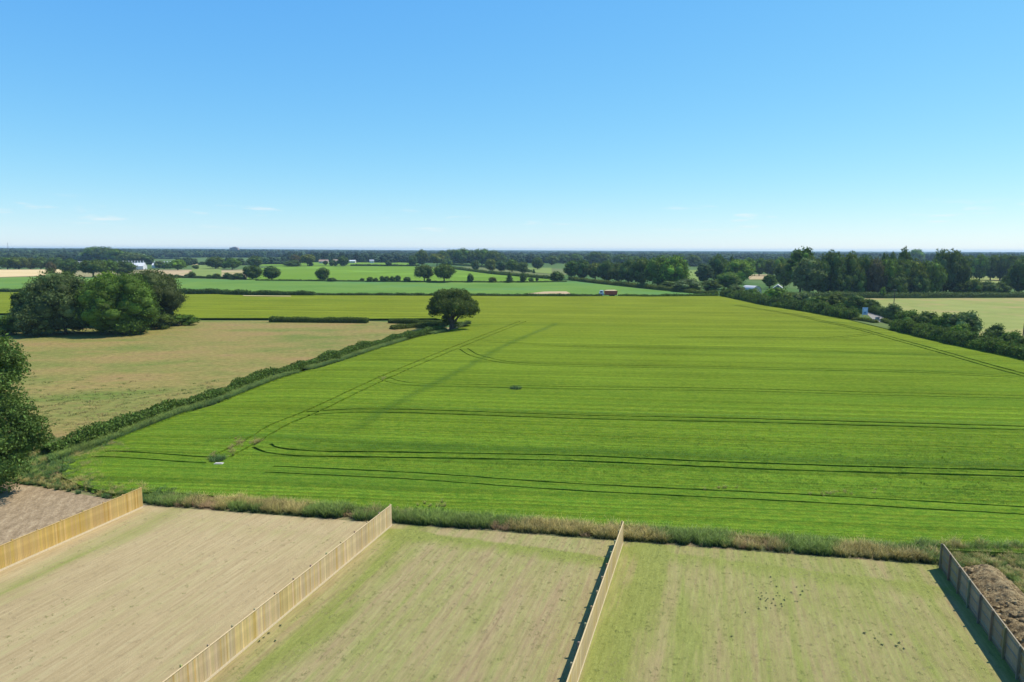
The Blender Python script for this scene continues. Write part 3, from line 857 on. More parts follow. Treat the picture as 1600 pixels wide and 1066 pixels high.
# clump of trees behind the meadow
def clump(x0, x1, ty, by, colk, label, n, seed, size=.2, kind='round', cb=.02, nl=26, name='tree'):
    b = G((x0+x1)/2, by); s = 1/pxm(b.y); wd = (x1-x0)*s; d = ray((x0+x1)/2, ty); h = CAM_H+d.z*b.y/d.y
    lb = [(a, b_, c_, d1*.8, d2*.8, d3*.8) for a, b_, c_, d1, d2, d3 in envelope_lobes(h, wd*1.05, cb, kind, int(nl*1.5), seed)]
    rr = random.Random(seed)
    lb = [(l[0]+b.x+rr.uniform(-.4, .4), l[1]*.9+b.y, l[2], l[3]*rr.uniform(.8, 1.1), l[4], l[5]*.9) for l in lb]
    return hero(name, b, lb, n, size, colk, label, r0=.4, h=h, seed=seed, group='clump of trees at the top of the meadow', lump=.5)
clump(58, 148, 422, 522, 'grey', 'tall grey-green tree left of centre in the clump above the meadow', 28000, 11, .2, 'bush', 0, 30)
clump(138, 243, 430, 522, 'green', 'large dense fresh-green tree at the centre of the meadow clump', 34000, 12, .19, 'bush', 0, 32)
clump(186, 284, 423, 509, (.055, .072, .024, 1), 'broad olive-dark tree forming the right end of the meadow clump', 24000, 13, .2, 'round')
clump(146, 204, 425, 508, 'bright', 'pale green tree top rising at the back of the meadow clump', 9000, 14, .22, 'round')
clump(24, 74, 450, 517, 'dark', 'small dark tree at the left end of the meadow clump', 9000, 15, .2, 'round')
clump(28, 92, 472, 525, 'grey', 'low spreading grey-green tree in front of the clump left end', 10000, 16, .19, 'bush', 0, 14)
clump(-12, 34, 492, 523, 'green', 'round bushy shrub touching the left frame edge beside the clump', 6000, 17, .17, 'bush', 0, 10, 'shrub')
clump(232, 272, 490, 514, 'oak', 'rounded dark shrub at the right foot of the clump', 5000, 18, .16, 'bush', 0, 9, 'shrub')
clump(262, 309, 492, 508, 'green', 'low green shrub trailing right of the clump into the meadow', 4500, 19, .16, 'bush', 0, 9, 'shrub')

# near tree cut by the left frame edge
tb = G(-38, 772); TY = tb.y
L = []
for (x, y, rp, dd) in [(5,560,26,0),(18,580,22,1),(-10,545,24,1),(-30,580,38,3),(0,600,24,-2),(22,562,14,-1),(-60,560,38,0),(-90,600,40,2),(-40,520,30,0),(-75,525,30,2),
                       (5,635,30,0),(28,650,24,-1),(52,668,20,0),(62,685,16,1),(-30,650,45,3),(-80,660,45,-2),(30,680,26,2),(0,690,34,-2),(-50,700,42,0),(10,730,26,-2),(-10,750,30,0),
                       (-100,720,40,1),(-40,750,36,2),(40,700,18,0),(20,715,20,1),(-120,640,36,0)]:
    p = P3(x, y, TY+dd); r_ = rp/pxm(TY); L.append((p.x, p.y, p.z, r_, r_, r_*.85))
hero('tree', tb, L, 52000, .105, (.085, .145, .032, 1), 'big leafy tree cut off by the left frame edge above the bare soil', r0=.32, h=13, nlimb=12, seed=21, core=.6, lump=.6)

# ------------------------------------------------------------------ hedges
def hedge(name, line, wd, h, n, size, colk, label, jag=.35, seed=0, step=1.2, cat='hedge', zbase=0, group=None, brambles=0):
    P = smooth_line(line, step); r = np.random.default_rng(seed)
    seg = np.linalg.norm(np.diff(P, axis=0), axis=1); cum = np.r_[0, np.cumsum(seg)]; Lg = cum[-1]
    T = np.gradient(P, axis=0); T /= np.linalg.norm(T, axis=1)[:, None]+1e-9; Nn = np.stack([-T[:, 1], T[:, 0]], 1)
    def hh(x, y): return h*(1+jag*(.9*(fbm(x, y, 6*h, seed, 2)-.5)+1.1*(vnoise(x, y, 1.7*h, seed+7)-.5)))
    def ww(x, y): return wd*(1+.9*jag*(vnoise(x, y, 1.9*h, seed+3)-.5))
    # core
    prof = [(-.5, 0), (-.48, .55), (-.3, .9), (0, 1), (.3, .9), (.48, .55), (.5, 0)]; kP = len(prof)
    V = []
    for i, p in enumerate(P):
        H, W = hh(p[0], p[1])*.82, ww(p[0], p[1])*.8
        for a, b in prof:
            j = r.uniform(-.06, .06, 2)*wd; q = p+Nn[i]*(a*W+j[0]); V.append((q[0], q[1], zbase+b*H*(1+j[1]*.5)))
    Fc = [(i*kP+k, (i+1)*kP+k, (i+1)*kP+k+1, i*kP+k+1) for i in range(len(P)-1) for k in range(kP-1)]
    nc = len(V)
    u = r.uniform(0, Lg, n); px_ = np.interp(u, cum, P[:, 0]); py_ = np.interp(u, cum, P[:, 1])
    nx_ = np.interp(u, cum, Nn[:, 0]); ny_ = np.interp(u, cum, Nn[:, 1])
    a = r.uniform(0, math.pi, n); ca, sa = np.cos(a), np.sin(a)
    ex = np.sign(ca)*np.abs(ca)**.6*.5; ez = np.abs(sa)**.6
    k = r.uniform(.82, 1.16, n)
    H, W = hh(px_, py_), ww(px_, py_)
    Pp = np.stack([px_+nx_*ex*W*k, py_+ny_*ex*W*k, zbase+ez*H*k*np.where(r.random(n) < .5, r.uniform(.3, 1, n)**.3, 1)], 1)
    Nr = np.stack([nx_*ca, ny_*ca, sa], 1)
    LV, LF = leaves(Pp, Nr, size, seed)
    V = np.vstack([np.array(V), LV]); Fq = np.vstack([np.array(Fc), LF+nc])
    me = np_mesh(name, V, Fq); me.materials.append(LEAF)
    o = link(name, me); o.color = GREENS[colk] if isinstance(colk, str) else colk
    return tag(o, label, cat, group)

hedge('field_hedge', HEDGE_L, 1.9, 1.55, 42000, .14, (.085, .145, .026, 1), 'long clipped hedge between the brown meadow and the barley, running to the oak', .5, 5)
hedge('hedge', g2((422, 503.5), (480, 504), (575, 505)), 2.2, 1.5, 9000, .14, 'oak', 'short dark hedge along the far side of the meadow', .3, 6)
hedge('hedge', g2((608, 505), (650, 506.5), (690, 508)), 1.8, 1.3, 5000, .14, 'oak', 'short hedge piece leading to the foot of the oak', .3, 7)
hedge('undergrowth', g2((612, 515), (650, 512), (690, 513)), 2.6, 1.3, 4500, .14, 'olive', 'rough mixed scrub left of the oak trunk', .6, 8, cat='scrub')
hedge('undergrowth', g2((712, 514), (722, 509), (735, 508)), 1.6, 1.1, 1500, .14, 'grey', 'small thicket to the right of the oak trunk', .6, 9, cat='scrub')
hedge('hedge', g2((-60, 456), (60, 457), (150, 459)), 2.5, 1.6, 3500, .25, 'dark', 'thin dark hedge behind the clump at the left edge', .25, 10, 3)
hedge('hedge', g2((270, 460), (330, 461), (400, 463), (492, 463.5)), 3, 2.3, 9000, .26, 'dark', 'thick dark hedge left half of the line behind the yellow barley', .45, 11, 3)
hedge('hedge', g2((494, 462.8), (650, 463), (800, 464), (940, 464.5)), 2.3, 1.35, 12000, .22, 'dark', 'low straight dark hedge behind the barley field left of the lorry', .3, 12, 3)
hedge('hedge', g2((966, 464.5), (1040, 464.5), (1120, 463)), 2.3, 1.3, 5000, .22, 'green', 'low hedge behind the barley field right of the lorry', .4, 13, 3)
hedge('hedge', g2((890, 437), (940, 443), (1010, 450), (1060, 456), (1120, 461)), 3.5, 2.2, 10000, .28, 'olive', 'sloping hedge along the upper edge of the vegetable field', .5, 14, 4)
hedge('hedge', g2((705, 419.5), (760, 427), (800, 431), (860, 436)), 4, 2.2, 7000, .4, 'oak', 'hedge sloping down the right side of the bright green field', .5, 15, 6)
hedge('hedge', g2((700, 413.5), (760, 418), (830, 425)), 4, 2.2, 5000, .4, 'dark', 'far hedge above and parallel to the sloping one', .5, 16, 6)
hedge('hedge', g2((400, 438.5), (500, 439.5), (600, 440.5), (800, 441.5), (885, 440.5)), 2, .9, 7000, .22, 'dark', 'very low dark hedge between vegetable field and bright green field', .6, 17, 4)
hedge('hedge', g2((238, 434), (300, 434.5), (384, 437)), 2.5, 1.6, 4000, .3, 'dark', 'low hedge above the vegetable field right of the clump', .5, 18, 4)
hedge('hedge', g2((548, 415.8), (600, 416), (655, 416.2)), 4, 2.2, 3000, .45, 'dark', 'short hedge along the top of the bright green field', .3, 19, 6)
hedge('hedge', g2((1225, 464), (1300, 465.5), (1400, 466), (1500, 465.5), (1680, 465)), 3, 2.4, 13000, .24, 'grey', 'clipped grey-green hedge along the back of the right-hand pasture', .3, 20, 3)
hedge('hedge', [(x+.6, y+1.0) for x, y in HEDGE_R[:4]], 4.2, 2.2, 14000, .26, 'green', 'upper thick hedgerow along the right of the barley, left of the entrance sign', .6, 21, 2)
hedge('hedge', [(x+.6, y+1.0) for x, y in [HEDGE_R[4]]+HEDGE_R[5:]], 4.2, 2.0, 14000, .20, 'green', 'lower thick hedgerow along the right of the barley, below the entrance sign', .6, 22, 2)
hedge('hedge', g2((1333, 500), (1352, 502), (1369, 505)), 1.8, 1.0, 1600, .13, 'olive', 'low clipped hedge in front of the entrance sign', .4, 23, 1.5)
hedge('hedge', g2((1379, 503), (1390, 506), (1403, 510)), 1.8, 1.1, 1600, .13, 'olive', 'low hedge right of the gravel entrance', .4, 24, 1.5)
for i, x in enumerate(range(0, 1)): pass
hedge('hedge', g2((1350, 484), (1375, 492), (1400, 500)), 3, 2.6, 5000, .16, 'dark', 'dark hedge behind the gravel entrance, right of the sign', .5, 25, 2)

# bushy growth along the two right-hand hedges (part of each hedge)
for hname, ln, hmin, hmax, sd_, sz in (('upper thick', HEDGE_R[:4], 1.3, 2.4, 71, .24), ('lower thick', [HEDGE_R[4]]+HEDGE_R[5:], 1.2, 2.2, 72, .19)):
    ho = [o for o in COL.objects if o.get('label', '').startswith(hname)][0]
    Pq = smooth_line(ln, 1.7); rr = random.Random(sd_); Lq = []
    for p_ in Pq:
        for q in range(2):
            rz_ = rr.uniform(hmin, hmax); Lq.append((p_[0]+.6+rr.uniform(-1.6, 2.2), p_[1]+1+rr.uniform(-1.4, 2.4), rz_*.75, rr.uniform(1.1, 2.0), rr.uniform(1.1, 2.0), rz_))
    b_ = link('bushes', crown_mesh('bushes', Lq, 30000, sz, sd_, .72, .5), ho); b_.color = (.066, .112, .022, 1)

# big shrubs growing out of the right hedgerow
SH = [(1150, 464, 446, 26, 'grey', 'greyish shrub at the top end of the right hedgerow'),
 (1175, 468, 452, 24, 'green', 'green shrub in front of the pale barn'),
 (1212, 474, 450, 34, 'bright', 'bright green shrub covering the foot of the gabled barn'),
 (1232, 476, 459, 24, 'olive', 'small olive shrub right of the gabled barn'),
 (1252, 481, 458, 34, 'grey', 'broad greyish shrub beyond the gabled barn in the hedgerow'),
 (1278, 486, 463, 30, 'green', 'rounded green shrub midway along the upper hedgerow'),
 (1306, 486, 460, 30, 'olive', 'olive shrub above its neighbours, left of the dark thicket'),
 (1337, 490, 463, 32, 'dark', 'dark tall shrub just behind and left of the entrance sign'),
 (1358, 487, 468, 26, 'dark', 'dark shrub right of the entrance sign'),
 (1393, 500, 477, 30, 'grey', 'rounded shrub with a telegraph pole rising behind it'),
 (1418, 515, 487, 36, 'green', 'first shrub right of the gravel entrance, overhanging the hedge'),
 (1447, 519, 488, 34, 'oak', 'second shrub right of the gravel entrance'),
 (1475, 524, 492, 32, 'green', 'green shrub left of the tallest one in the lower hedgerow'),
 (1506, 530, 490, 46, 'grey', 'tallest and broadest shrub of the lower right hedgerow'),
 (1500, 536, 507, 28, 'bright', 'small pale green shrub in front of the tallest one'),
 (1553, 544, 510, 34, 'dark', 'dark shrub below the tallest one, in the lower hedgerow'),
 (1580, 551, 520, 32, 'green', 'green shrub close to the right frame edge'),
 (1604, 557, 527, 34, 'oak', 'shrub cut by the right frame edge under the pole')]
for (x, by, ty, wpx, ck, lab) in SH:
    tree(x, by, ty, wpx, 'bush', ck, lab, 'shrubs in the right hedgerow')

# ------------------------------------------------------------------ mid-distance trees
T = [
 # row beyond the clump, left
 (80, 431, 411, 13, 'round', 'copper', 'small reddish-brown tree left of the clump top'),
 (111, 429, 407, 27, 'round', 'dark', 'dark rounded tree beside the straw field'),
 (146, 433, 407, 36, 'oak', 'oak', 'wide oak with dark trunk behind the clump'),
 (170, 431, 407, 26, 'oak', 'green', 'tree joined to the right of the wide oak'),
 (192, 430, 410, 36, 'round', 'dark', 'dark tree in front of the long white sheds'),
 (278, 422, 407, 25, 'round', 'bright', 'fresh green tree right of the white sheds'),
 (306, 420.5, 415, 10, 'round', 'dark', 'tiny round tree alone on the olive field'),
 (337, 420, 403, 26, 'round', 'oak', 'left tree of the pair behind the tan field'),
 (363, 421, 405, 24, 'round', 'green', 'right tree of the pair behind the tan field'),
 (350, 420, 409, 12, 'round', 'dark', 'narrow tree wedged between the pair'),
 (399, 418, 402, 22, 'round', 'dark', 'dark tree above the two hedge trees'),
 (250, 419, 408, 16, 'bush', 'grey', 'greyish bushy tree between the two white sheds'),
 (262, 420.5, 411, 14, 'bush', 'green', 'low bushy tree left of the fresh green one'),
 (395, 436.5, 417, 28, 'round', 'dark', 'first of three round hedge trees left of the green field'),
 (425, 437.5, 418, 26, 'round', 'dark', 'second round hedge tree, at the bright field corner'),
 (505, 439, 420, 20, 'round', 'oak', 'small solitary round tree in the bright field hedge'),
 (518, 440, 434.5, 14, 'bush', 'dark', 'little bush right of the solitary round tree'),
 (372, 437, 427, 20, 'bush', 'dark', 'largest bush left of the three hedge trees'),
 (356, 436, 427, 14, 'bush', 'dark', 'round bush second left of the hedge trees'),
 (339, 435.5, 428, 12, 'bush', 'oak', 'round bush third left of the hedge trees'),
 (327, 435, 429.5, 8, 'bush', 'green', 'small bush on the olive field edge'),
 (300, 434.5, 425, 12, 'bush', 'oak', 'ragged bush between the tan and olive fields'),
 (291, 434, 429, 7, 'bush', 'dark', 'small bush left of the ragged one'),
 (276, 434, 429, 8, 'bush', 'dark', 'dark bush near the right edge of the clump'),
 (266, 433.5, 428.5, 8, 'bush', 'dark', 'dark bush closest to the clump'),
 (481, 416, 399, 22, 'oak', 'olive', 'olive oak standing above the bright green field'),
 (462, 415, 399, 18, 'round', 'copper', 'brownish tree left of the olive oak'),
 (457, 416.5, 407.5, 28, 'bush', 'dark', 'long dark bush at the top left of the bright field'),
 (486, 416, 411, 8, 'bush', 'dark', 'small bush under the olive oak'),
 (509, 415, 407, 8, 'tall', 'olive', 'slim olive tree right of the olive oak'),
 (521, 416, 407, 14, 'bush', 'dark', 'dark bush touching a round tree at the top of the field'),
 (536, 416.5, 401.5, 16, 'round', 'dark', 'dark round tree at the top of the bright field'),
 (607, 416, 407.5, 9, 'round', 'dark', 'small dark tree alone on the far hedge'),
 (645, 416, 401, 14, 'round', 'dark', 'dark tree in front of a taller one at the field top'),
 (659, 415, 393, 19, 'round', 'oak', 'taller tree at the top right of the bright field'),
 (683, 415.5, 397, 22, 'oak', 'olive', 'olive tree between the taller tree and the wood'),
 (699, 416, 405, 17, 'bush', 'green', 'low green tree at the left foot of the wood'),
 # bushes on the low hedge between green fields
 (566, 440, 435, 7, 'bush', 'dark', 'tiny bush left of the row on the low hedge'),
 (578, 440.5, 433, 10, 'bush', 'dark', 'first bush of the row on the low hedge'),
 (587, 440.5, 434.5, 8, 'bush', 'dark', 'second bush of the row on the low hedge'),
 (597, 440.5, 432, 8, 'bush', 'dark', 'third bush of the row on the low hedge'),
 (604, 440.5, 432, 10, 'bush', 'dark', 'fourth bush of the row on the low hedge'),
 (613, 440.5, 432.5, 8, 'bush', 'dark', 'fifth bush of the row on the low hedge'),
 (622, 440.5, 431, 10, 'bush', 'dark', 'tallest, last bush of the row on the low hedge'),
 (636, 440.8, 433, 11, 'bush', 'dark', 'separate bush between the row and the twin trees'),
 (663, 440.5, 415, 28, 'oak', 'grey', 'left of the twin oaks on the low hedge'),
 (694, 441.5, 415, 31, 'oak', 'oak', 'right of the twin oaks on the low hedge'),
 (670, 441, 435, 7, 'bush', 'green', 'small bush between the twin oaks'),
 (735, 441.5, 429, 11, 'bush', 'dark', 'upright dark bush right of the twin oaks'),
 (770, 441.5, 433.5, 13, 'bush', 'olive', 'olive bush on the low hedge, left of a pointed tree'),
 (796, 442, 425, 13, 'conifer', 'dark', 'pointed dark tree on the low hedge'),
 (817, 441.5, 428, 11, 'round', 'dark', 'small tree right of the pointed one'),
 (830, 441, 434.5, 9, 'bush', 'green', 'low bush left of a thin sapling'),
 (839, 441, 432, 5, 'tall', 'dark', 'thin sapling at the end of the low hedge'),
 (870, 440, 425.5, 24, 'bush', 'dark', 'broad dark bush where two hedges meet'),
 (834, 427, 420, 5, 'conifer', 'dark', 'tiny conifer in front of the tan field'),
 (743, 422, 407, 13, 'bush', 'dark', 'dark bushy tree below the wood'),
 (767, 423.5, 406, 17, 'round', 'olive', 'olive tree at the left of the middle tree row'),
 (783, 424.5, 408.5, 16, 'round', 'dark', 'dark tree second in the middle tree row'),
 (800, 425, 407, 20, 'round', 'green', 'green tree third in the middle tree row'),
 (817, 427, 411, 18, 'round', 'oak', 'last tree of the middle tree row'),
 (840, 421, 404, 17, 'round', 'dark', 'dark tree above the tan patch'),
 (1069, 436, 412, 10, 'bush', 'olive', 'narrow tree left of the gap with an olive field'),
 (1100, 444, 411, 28, 'tall', 'conifer', 'dark narrow-crowned tree right of the gap'),
 (1121, 442, 403, 30, 'round', 'dark', 'dark tree beside the narrow-crowned one'),
 (1142, 441, 400, 20, 'conifer', 'conifer', 'conifer top standing above the trees left of the barn'),
 (1152, 443, 409, 42, 'round', 'bright', 'large round bright tree left of the pale barn'),
 (1138, 452, 428, 36, 'round', 'green', 'bushy green tree below the large round one'),
 (1110, 455, 438, 30, 'bush', 'oak', 'wide shrub left of the bushy green tree'),
 (1075, 456, 437, 44, 'bush', 'grey', 'wide greyish thicket at the end of the sloping hedge'),
 (1045, 452, 440, 26, 'bush', 'oak', 'low thicket left of the greyish one'),
 (1202, 451, 428, 20, 'tall', 'green', 'narrow green tree between the two barns'),
 (1224, 449, 414, 26, 'round', 'olive', 'olive tree right above the gabled barn'),
 (1250, 458, 384, 44, 'tall', 'green', 'tallest tree, standing above the horizon over the barns'),
 (1264, 461, 408, 54, 'round', 'grey', 'broad grey-green tree in front of the tallest one'),
 (1379, 458, 392, 13, 'tall', 'grey', 'left of two slim tops above the dark belt'),
 (1391, 458, 392, 13, 'tall', 'grey', 'right of two slim tops above the dark belt'),
 (1410, 458, 394, 21, 'round', 'dark', 'dark round top right of the slim pair'),
 (1431, 412, 391.5, 20, 'round', 'bright', 'far pale dome-shaped tree on the skyline'),
 (1379, 466, 450, 8, 'bush', 'bright', 'small lime-green shrub lit against the dark belt'),
]
for (x, by, ty, wpx, kd, ck, lab) in T:
    tree(x, by, ty, wpx, kd, ck, lab)

def ordw(i):
    return ['first', 'second', 'third', 'fourth', 'fifth', 'sixth', 'seventh', 'eighth', 'ninth', 'tenth', 'eleventh', 'twelfth', 'thirteenth', 'fourteenth', 'fifteenth', 'sixteenth', 'seventeenth', 'eighteenth', 'nineteenth', 'twentieth',
            'twenty-first', 'twenty-second', 'twenty-third', 'twenty-fourth', 'twenty-fifth', 'twenty-sixth', 'twenty-seventh', 'twenty-eighth', 'twenty-ninth', 'thirtieth'][i]
def belt(items, where, group):
    for i, (x, by, ty, wpx, kd, ck) in enumerate(sorted(items)):
        look = {'oak': 'spreading', 'round': 'rounded', 'bush': 'bushy', 'tall': 'upright', 'conifer': 'pointed'}[kd]
        tree(x, by, ty, wpx, kd, ck, '%s tree, %s from the left in %s' % (look, ordw(i), where), group)
belt([(692, 414, 394, 20, 'round', 'dark'), (706, 413, 392, 22, 'round', 'oak'), (722, 414, 391, 24, 'round', 'green'), (738, 414, 393, 22, 'round', 'dark'),
      (753, 414, 391, 24, 'round', 'green'), (770, 415, 394, 24, 'round', 'oak'), (783, 415, 397, 18, 'round', 'dark')], 'the wood above the bright field', 'trees of the small wood')
belt([(893, 436, 406, 26, 'tall', 'green'), (910, 437, 409, 22, 'round', 'dark'), (930, 437, 413, 27, 'round', 'olive'), (948, 440, 410, 26, 'round', 'dark'), (966, 441, 414, 30, 'round', 'oak'),
      (982, 444, 409, 30, 'round', 'dark'), (1002, 446, 407, 36, 'round', 'oak'), (1028, 449, 406, 38, 'round', 'green'), (1052, 450, 405, 46, 'round', 'bright')],
     'the belt above the sloping hedge', 'trees along the sloping hedge')
belt([(930, 413, 395, 24, 'round', 'dark'), (944, 413, 398, 20, 'round', 'oak'), (970, 414, 399, 24, 'round', 'dark'), (900, 412, 398, 20, 'round', 'green'), (880, 412, 399, 20, 'round', 'dark'),
      (862, 414, 401, 20, 'round', 'oak'), (990, 414, 401, 20, 'round', 'green'), (1060, 416, 399, 22, 'round', 'dark'), (1082, 416, 400, 22, 'round', 'oak'), (1040, 415, 400, 20, 'round', 'green')],
     'the far line behind the middle belt', 'trees in the far middle line')
belt([(1170, 431, 406, 20, 'round', 'bright'), (1186, 431, 406, 22, 'round', 'green'), (1203, 431, 407, 22, 'round', 'oak'), (1219, 432, 405, 22, 'round', 'bright'), (1234, 434, 406, 22, 'round', 'dark')],
     'the row behind the barns', 'trees behind the barns')
belt([(1294, 461, 400, 32, 'round', 'conifer'), (1306, 462, 402, 30, 'round', 'dark'), (1284, 462, 412, 26, 'round', 'dark'), (1326, 462, 402, 34, 'round', 'oak'), (1348, 462, 405, 34, 'round', 'dark'), (1366, 463, 410, 30, 'round', 'copper'),
      (1386, 463, 409, 34, 'round', 'green'), (1405, 463, 411, 34, 'round', 'dark'), (1424, 463, 411, 36, 'round', 'olive'), (1442, 463, 414, 30, 'round', 'dark'),
      (1455, 463, 413, 32, 'round', 'green'), (1474, 461, 396, 38, 'round', 'conifer'), (1490, 461, 401, 34, 'round', 'conifer'), (1338, 463, 422, 26, 'bush', 'dark'), (1400, 464, 428, 34, 'bush', 'dark'), (1432, 464, 430, 30, 'bush', 'dark'), (1312, 463, 425, 28, 'bush', 'dark')],
     'the belt behind the right pasture', 'trees of the dark belt behind the pasture')
belt([(1512, 437, 403, 28, 'round', 'dark'), (1530, 438, 402, 24, 'round', 'green'), (1547, 438, 403, 24, 'round', 'oak'), (1562, 438, 401, 26, 'round', 'dark'), (1580, 439, 403, 26, 'round', 'oak'), (1598, 439, 402, 26, 'round', 'green'), (1500, 437, 404, 22, 'round', 'oak')],
     'the row above the yellow field', 'trees above the small yellow field')
belt([(1500, 462, 441, 24, 'bush', 'olive'), (1520, 463, 438, 24, 'bush', 'oak'), (1542, 463, 440, 26, 'bush', 'grey'), (1562, 463, 443, 26, 'bush', 'dark'), (1592, 461, 412, 34, 'round', 'dark'), (1570, 461, 434, 14, 'round', 'olive'), (1612, 462, 418, 34, 'round', 'oak')],
     'the thicket behind the pasture hedge', 'thicket behind the pasture hedge')
belt([(-10, 421, 402, 26, 'round', 'dark'), (12, 421, 404, 24, 'round', 'green'), (30, 421, 403, 26, 'round', 'oak'), (48, 421, 405, 22, 'round', 'olive'), (64, 421, 403, 22, 'round', 'dark'), (88, 421, 404, 22, 'round', 'dark')],
     'the line behind the straw field', 'trees behind the straw field')
belt([(148, 409, 388, 30, 'round', 'green'), (165, 410, 388, 34, 'round', 'dark'), (182, 411, 391, 26, 'round', 'green'), (200, 412, 396, 22, 'round', 'grey'), (214, 413, 397, 24, 'round', 'grey'), (228, 413, 400, 22, 'round', 'dark')],
     'the high wood behind the sheds', 'trees of the high wood')

# ------------------------------------------------------------------ distant woodland (nobody could count it)
M = Mat('woodland_foliage', .8, .1)
gi = M.node('ShaderNodeObjectInfo')
c = M.ramp(M.noise(M.pos(), .02, 3, .7), [(.3, (.020, .040, .020, 1)), (.5, (.036, .062, .024, 1)), (.7, (.058, .085, .028, 1))])
c = M.mix(1.0, c, M.ramp(gi.outputs['Random'], [(0, .45), (.6, 1.0), (1, 1.9)]), 'MULTIPLY')
M.col(c)
WOODF = M.m
wp = []
for k, kd in enumerate(('round', 'round', 'oak', 'conifer')):
    lb = envelope_lobes(1, 1, .0, kd, 10, 50+k); me = crown_mesh('wood_crown', lb, 420, .06, 60+k, .85); me.materials.clear(); me.materials.append(WOODF); wp.append(me)
WC = proto_collection('woodland_crown', wp)
pts, scs, idx = [], [], []
def wadd(x, y, h, wd, k, z=0): pts.append((x, y, z)); scs.append((wd, wd, h)); idx.append(k)
r = np.random.default_rng(77)
n = 15000
u = r.uniform(-150, 1750, n); inv = r.uniform(1/5200, 1/1150, n); D = 1/inv
X = (u-800)/F_PX*D; Y = D
big = fbm(X, Y*1.0, 520, 9, 4); zone = np.interp(u, [-150, 60, 330, 620, 800, 1100, 1400, 1750], [.44, .46, .43, .44, .52, .52, .50, .42])
hill = np.interp(u, [-150, 0, 250, 500, 800, 1100, 1450, 1750], [6, 6, 4.5, 3, 0, -1, 1, 5])*np.clip((D-1300)/900, 0, 1)
keep = (big > zone) | (D > 3300)
con = vnoise(X, Y, 300, 4) > np.interp(u, [0, 350, 600, 1400, 1600], [.75, .5, .6, .8, .35])
for x, y, d, k, hz, cn, uu in zip(X[keep], Y[keep], D[keep], keep[keep], hill[keep], con[keep], u[keep]):
    if d < 1700 and 230 < uu < 450: continue
    h = r.uniform(7, 14)*(1.2 if cn else 1); wd = r.uniform(10, 22)*(1+d/7000)*(.55 if cn else 1)
    wadd(x, y, h+max(hz, 0), wd, 3 if cn else int(r.integers(0, 3)), 0)
# hedgerow lines between far fields
for j in range(60):
    d = 1/r.uniform(1/2600, 1/800); uu = r.uniform(-50, 1650); x0 = (uu-800)/F_PX*d; a = rad(r.choice([5, -12, 80, -70])+r.normal(0, 5)); Lg = r.uniform(120, 420)
    if d < 1150 and 380 < uu < 900: continue
    for t in np.arange(0, Lg, 7.):
        x, y = x0+math.cos(a)*t, d+math.sin(a)*t
        if y < 840: continue
        wadd(x+r.normal(0, 1), y+r.normal(0, 1), r.uniform(2.5, 4.5) if r.random() < .75 else r.uniform(8, 11), r.uniform(8, 11), int(r.integers(0, 3)))
wo = scatter('distant_woodland', WC, pts, r.uniform(0, 6.28, len(pts)), np.array(scs), idx)
tag(wo, 'blue-green woods and hedgerows filling the horizon', 'woodland', kind='stuff')

# ------------------------------------------------------------------ grasses (stuff)
STRAWG = grass_blade_mat('rank_grass_straw', (.035, .06, .012, 1), (.24, .24, .05, 1), (.62, .47, .17, 1))
GREENG = grass_blade_mat('rank_grass_green', (.03, .06, .018, 1), (.12, .20, .03, 1), (.26, .34, .06, 1))
RUSTG = grass_blade_mat('dead_dock_stems', (.10, .07, .03, 1), (.32, .21, .09, 1), (.46, .32, .16, 1))
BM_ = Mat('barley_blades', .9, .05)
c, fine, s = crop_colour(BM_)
gi = BM_.node('ShaderNodeNewGeometry'); ha = BM_.node('ShaderNodeAttribute', attribute_name='hgt')
c = BM_.mix(1.0, c, BM_.ramp(ha.outputs['Fac'], [(0, 1.2), (1, 1.9)]), 'MULTIPLY')
c = BM_.mix(1.0, c, BM_.ramp(gi.outputs['Random Per Island'], [(0, .8), (1, 1.35)]), 'MULTIPLY')
vm = BM_.node('ShaderNodeVectorMath', operation='MULTIPLY_ADD'); BM_.l.new(gi.outputs['Normal'], vm.inputs[0]); vm.inputs[1].default_value = (.4, .4, .4); vm.inputs[2].default_value = (0, 0, .8)
nm = BM_.node('ShaderNodeVectorMath', operation='NORMALIZE'); BM_.l.new(vm.outputs[0], nm.inputs[0]); BM_.l.new(nm.outputs[0], BM_.b.inputs['Normal'])
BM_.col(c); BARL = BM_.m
LAWN = grass_blade_mat('lawn_blades', (.15, .18, .04, 1), (.22, .27, .07, 1), (.32, .35, .12, 1))
DRYL = grass_blade_mat('dry_blades', (.24, .18, .09, 1), (.42, .33, .19, 1), (.60, .48, .32, 1))
GREENM = grass_blade_mat('meadow_green', (.08, .13, .02, 1), (.14, .20, .03, 1), (.22, .25, .05, 1))
MEAD = grass_blade_mat('meadow_heads', (.14, .13, .03, 1), (.27, .20, .07, 1), (.38, .23, .11, 1))
NETTLE = grass_blade_mat('nettle_leaves', (.03, .07, .015, 1), (.06, .13, .025, 1), (.12, .22, .05, 1))

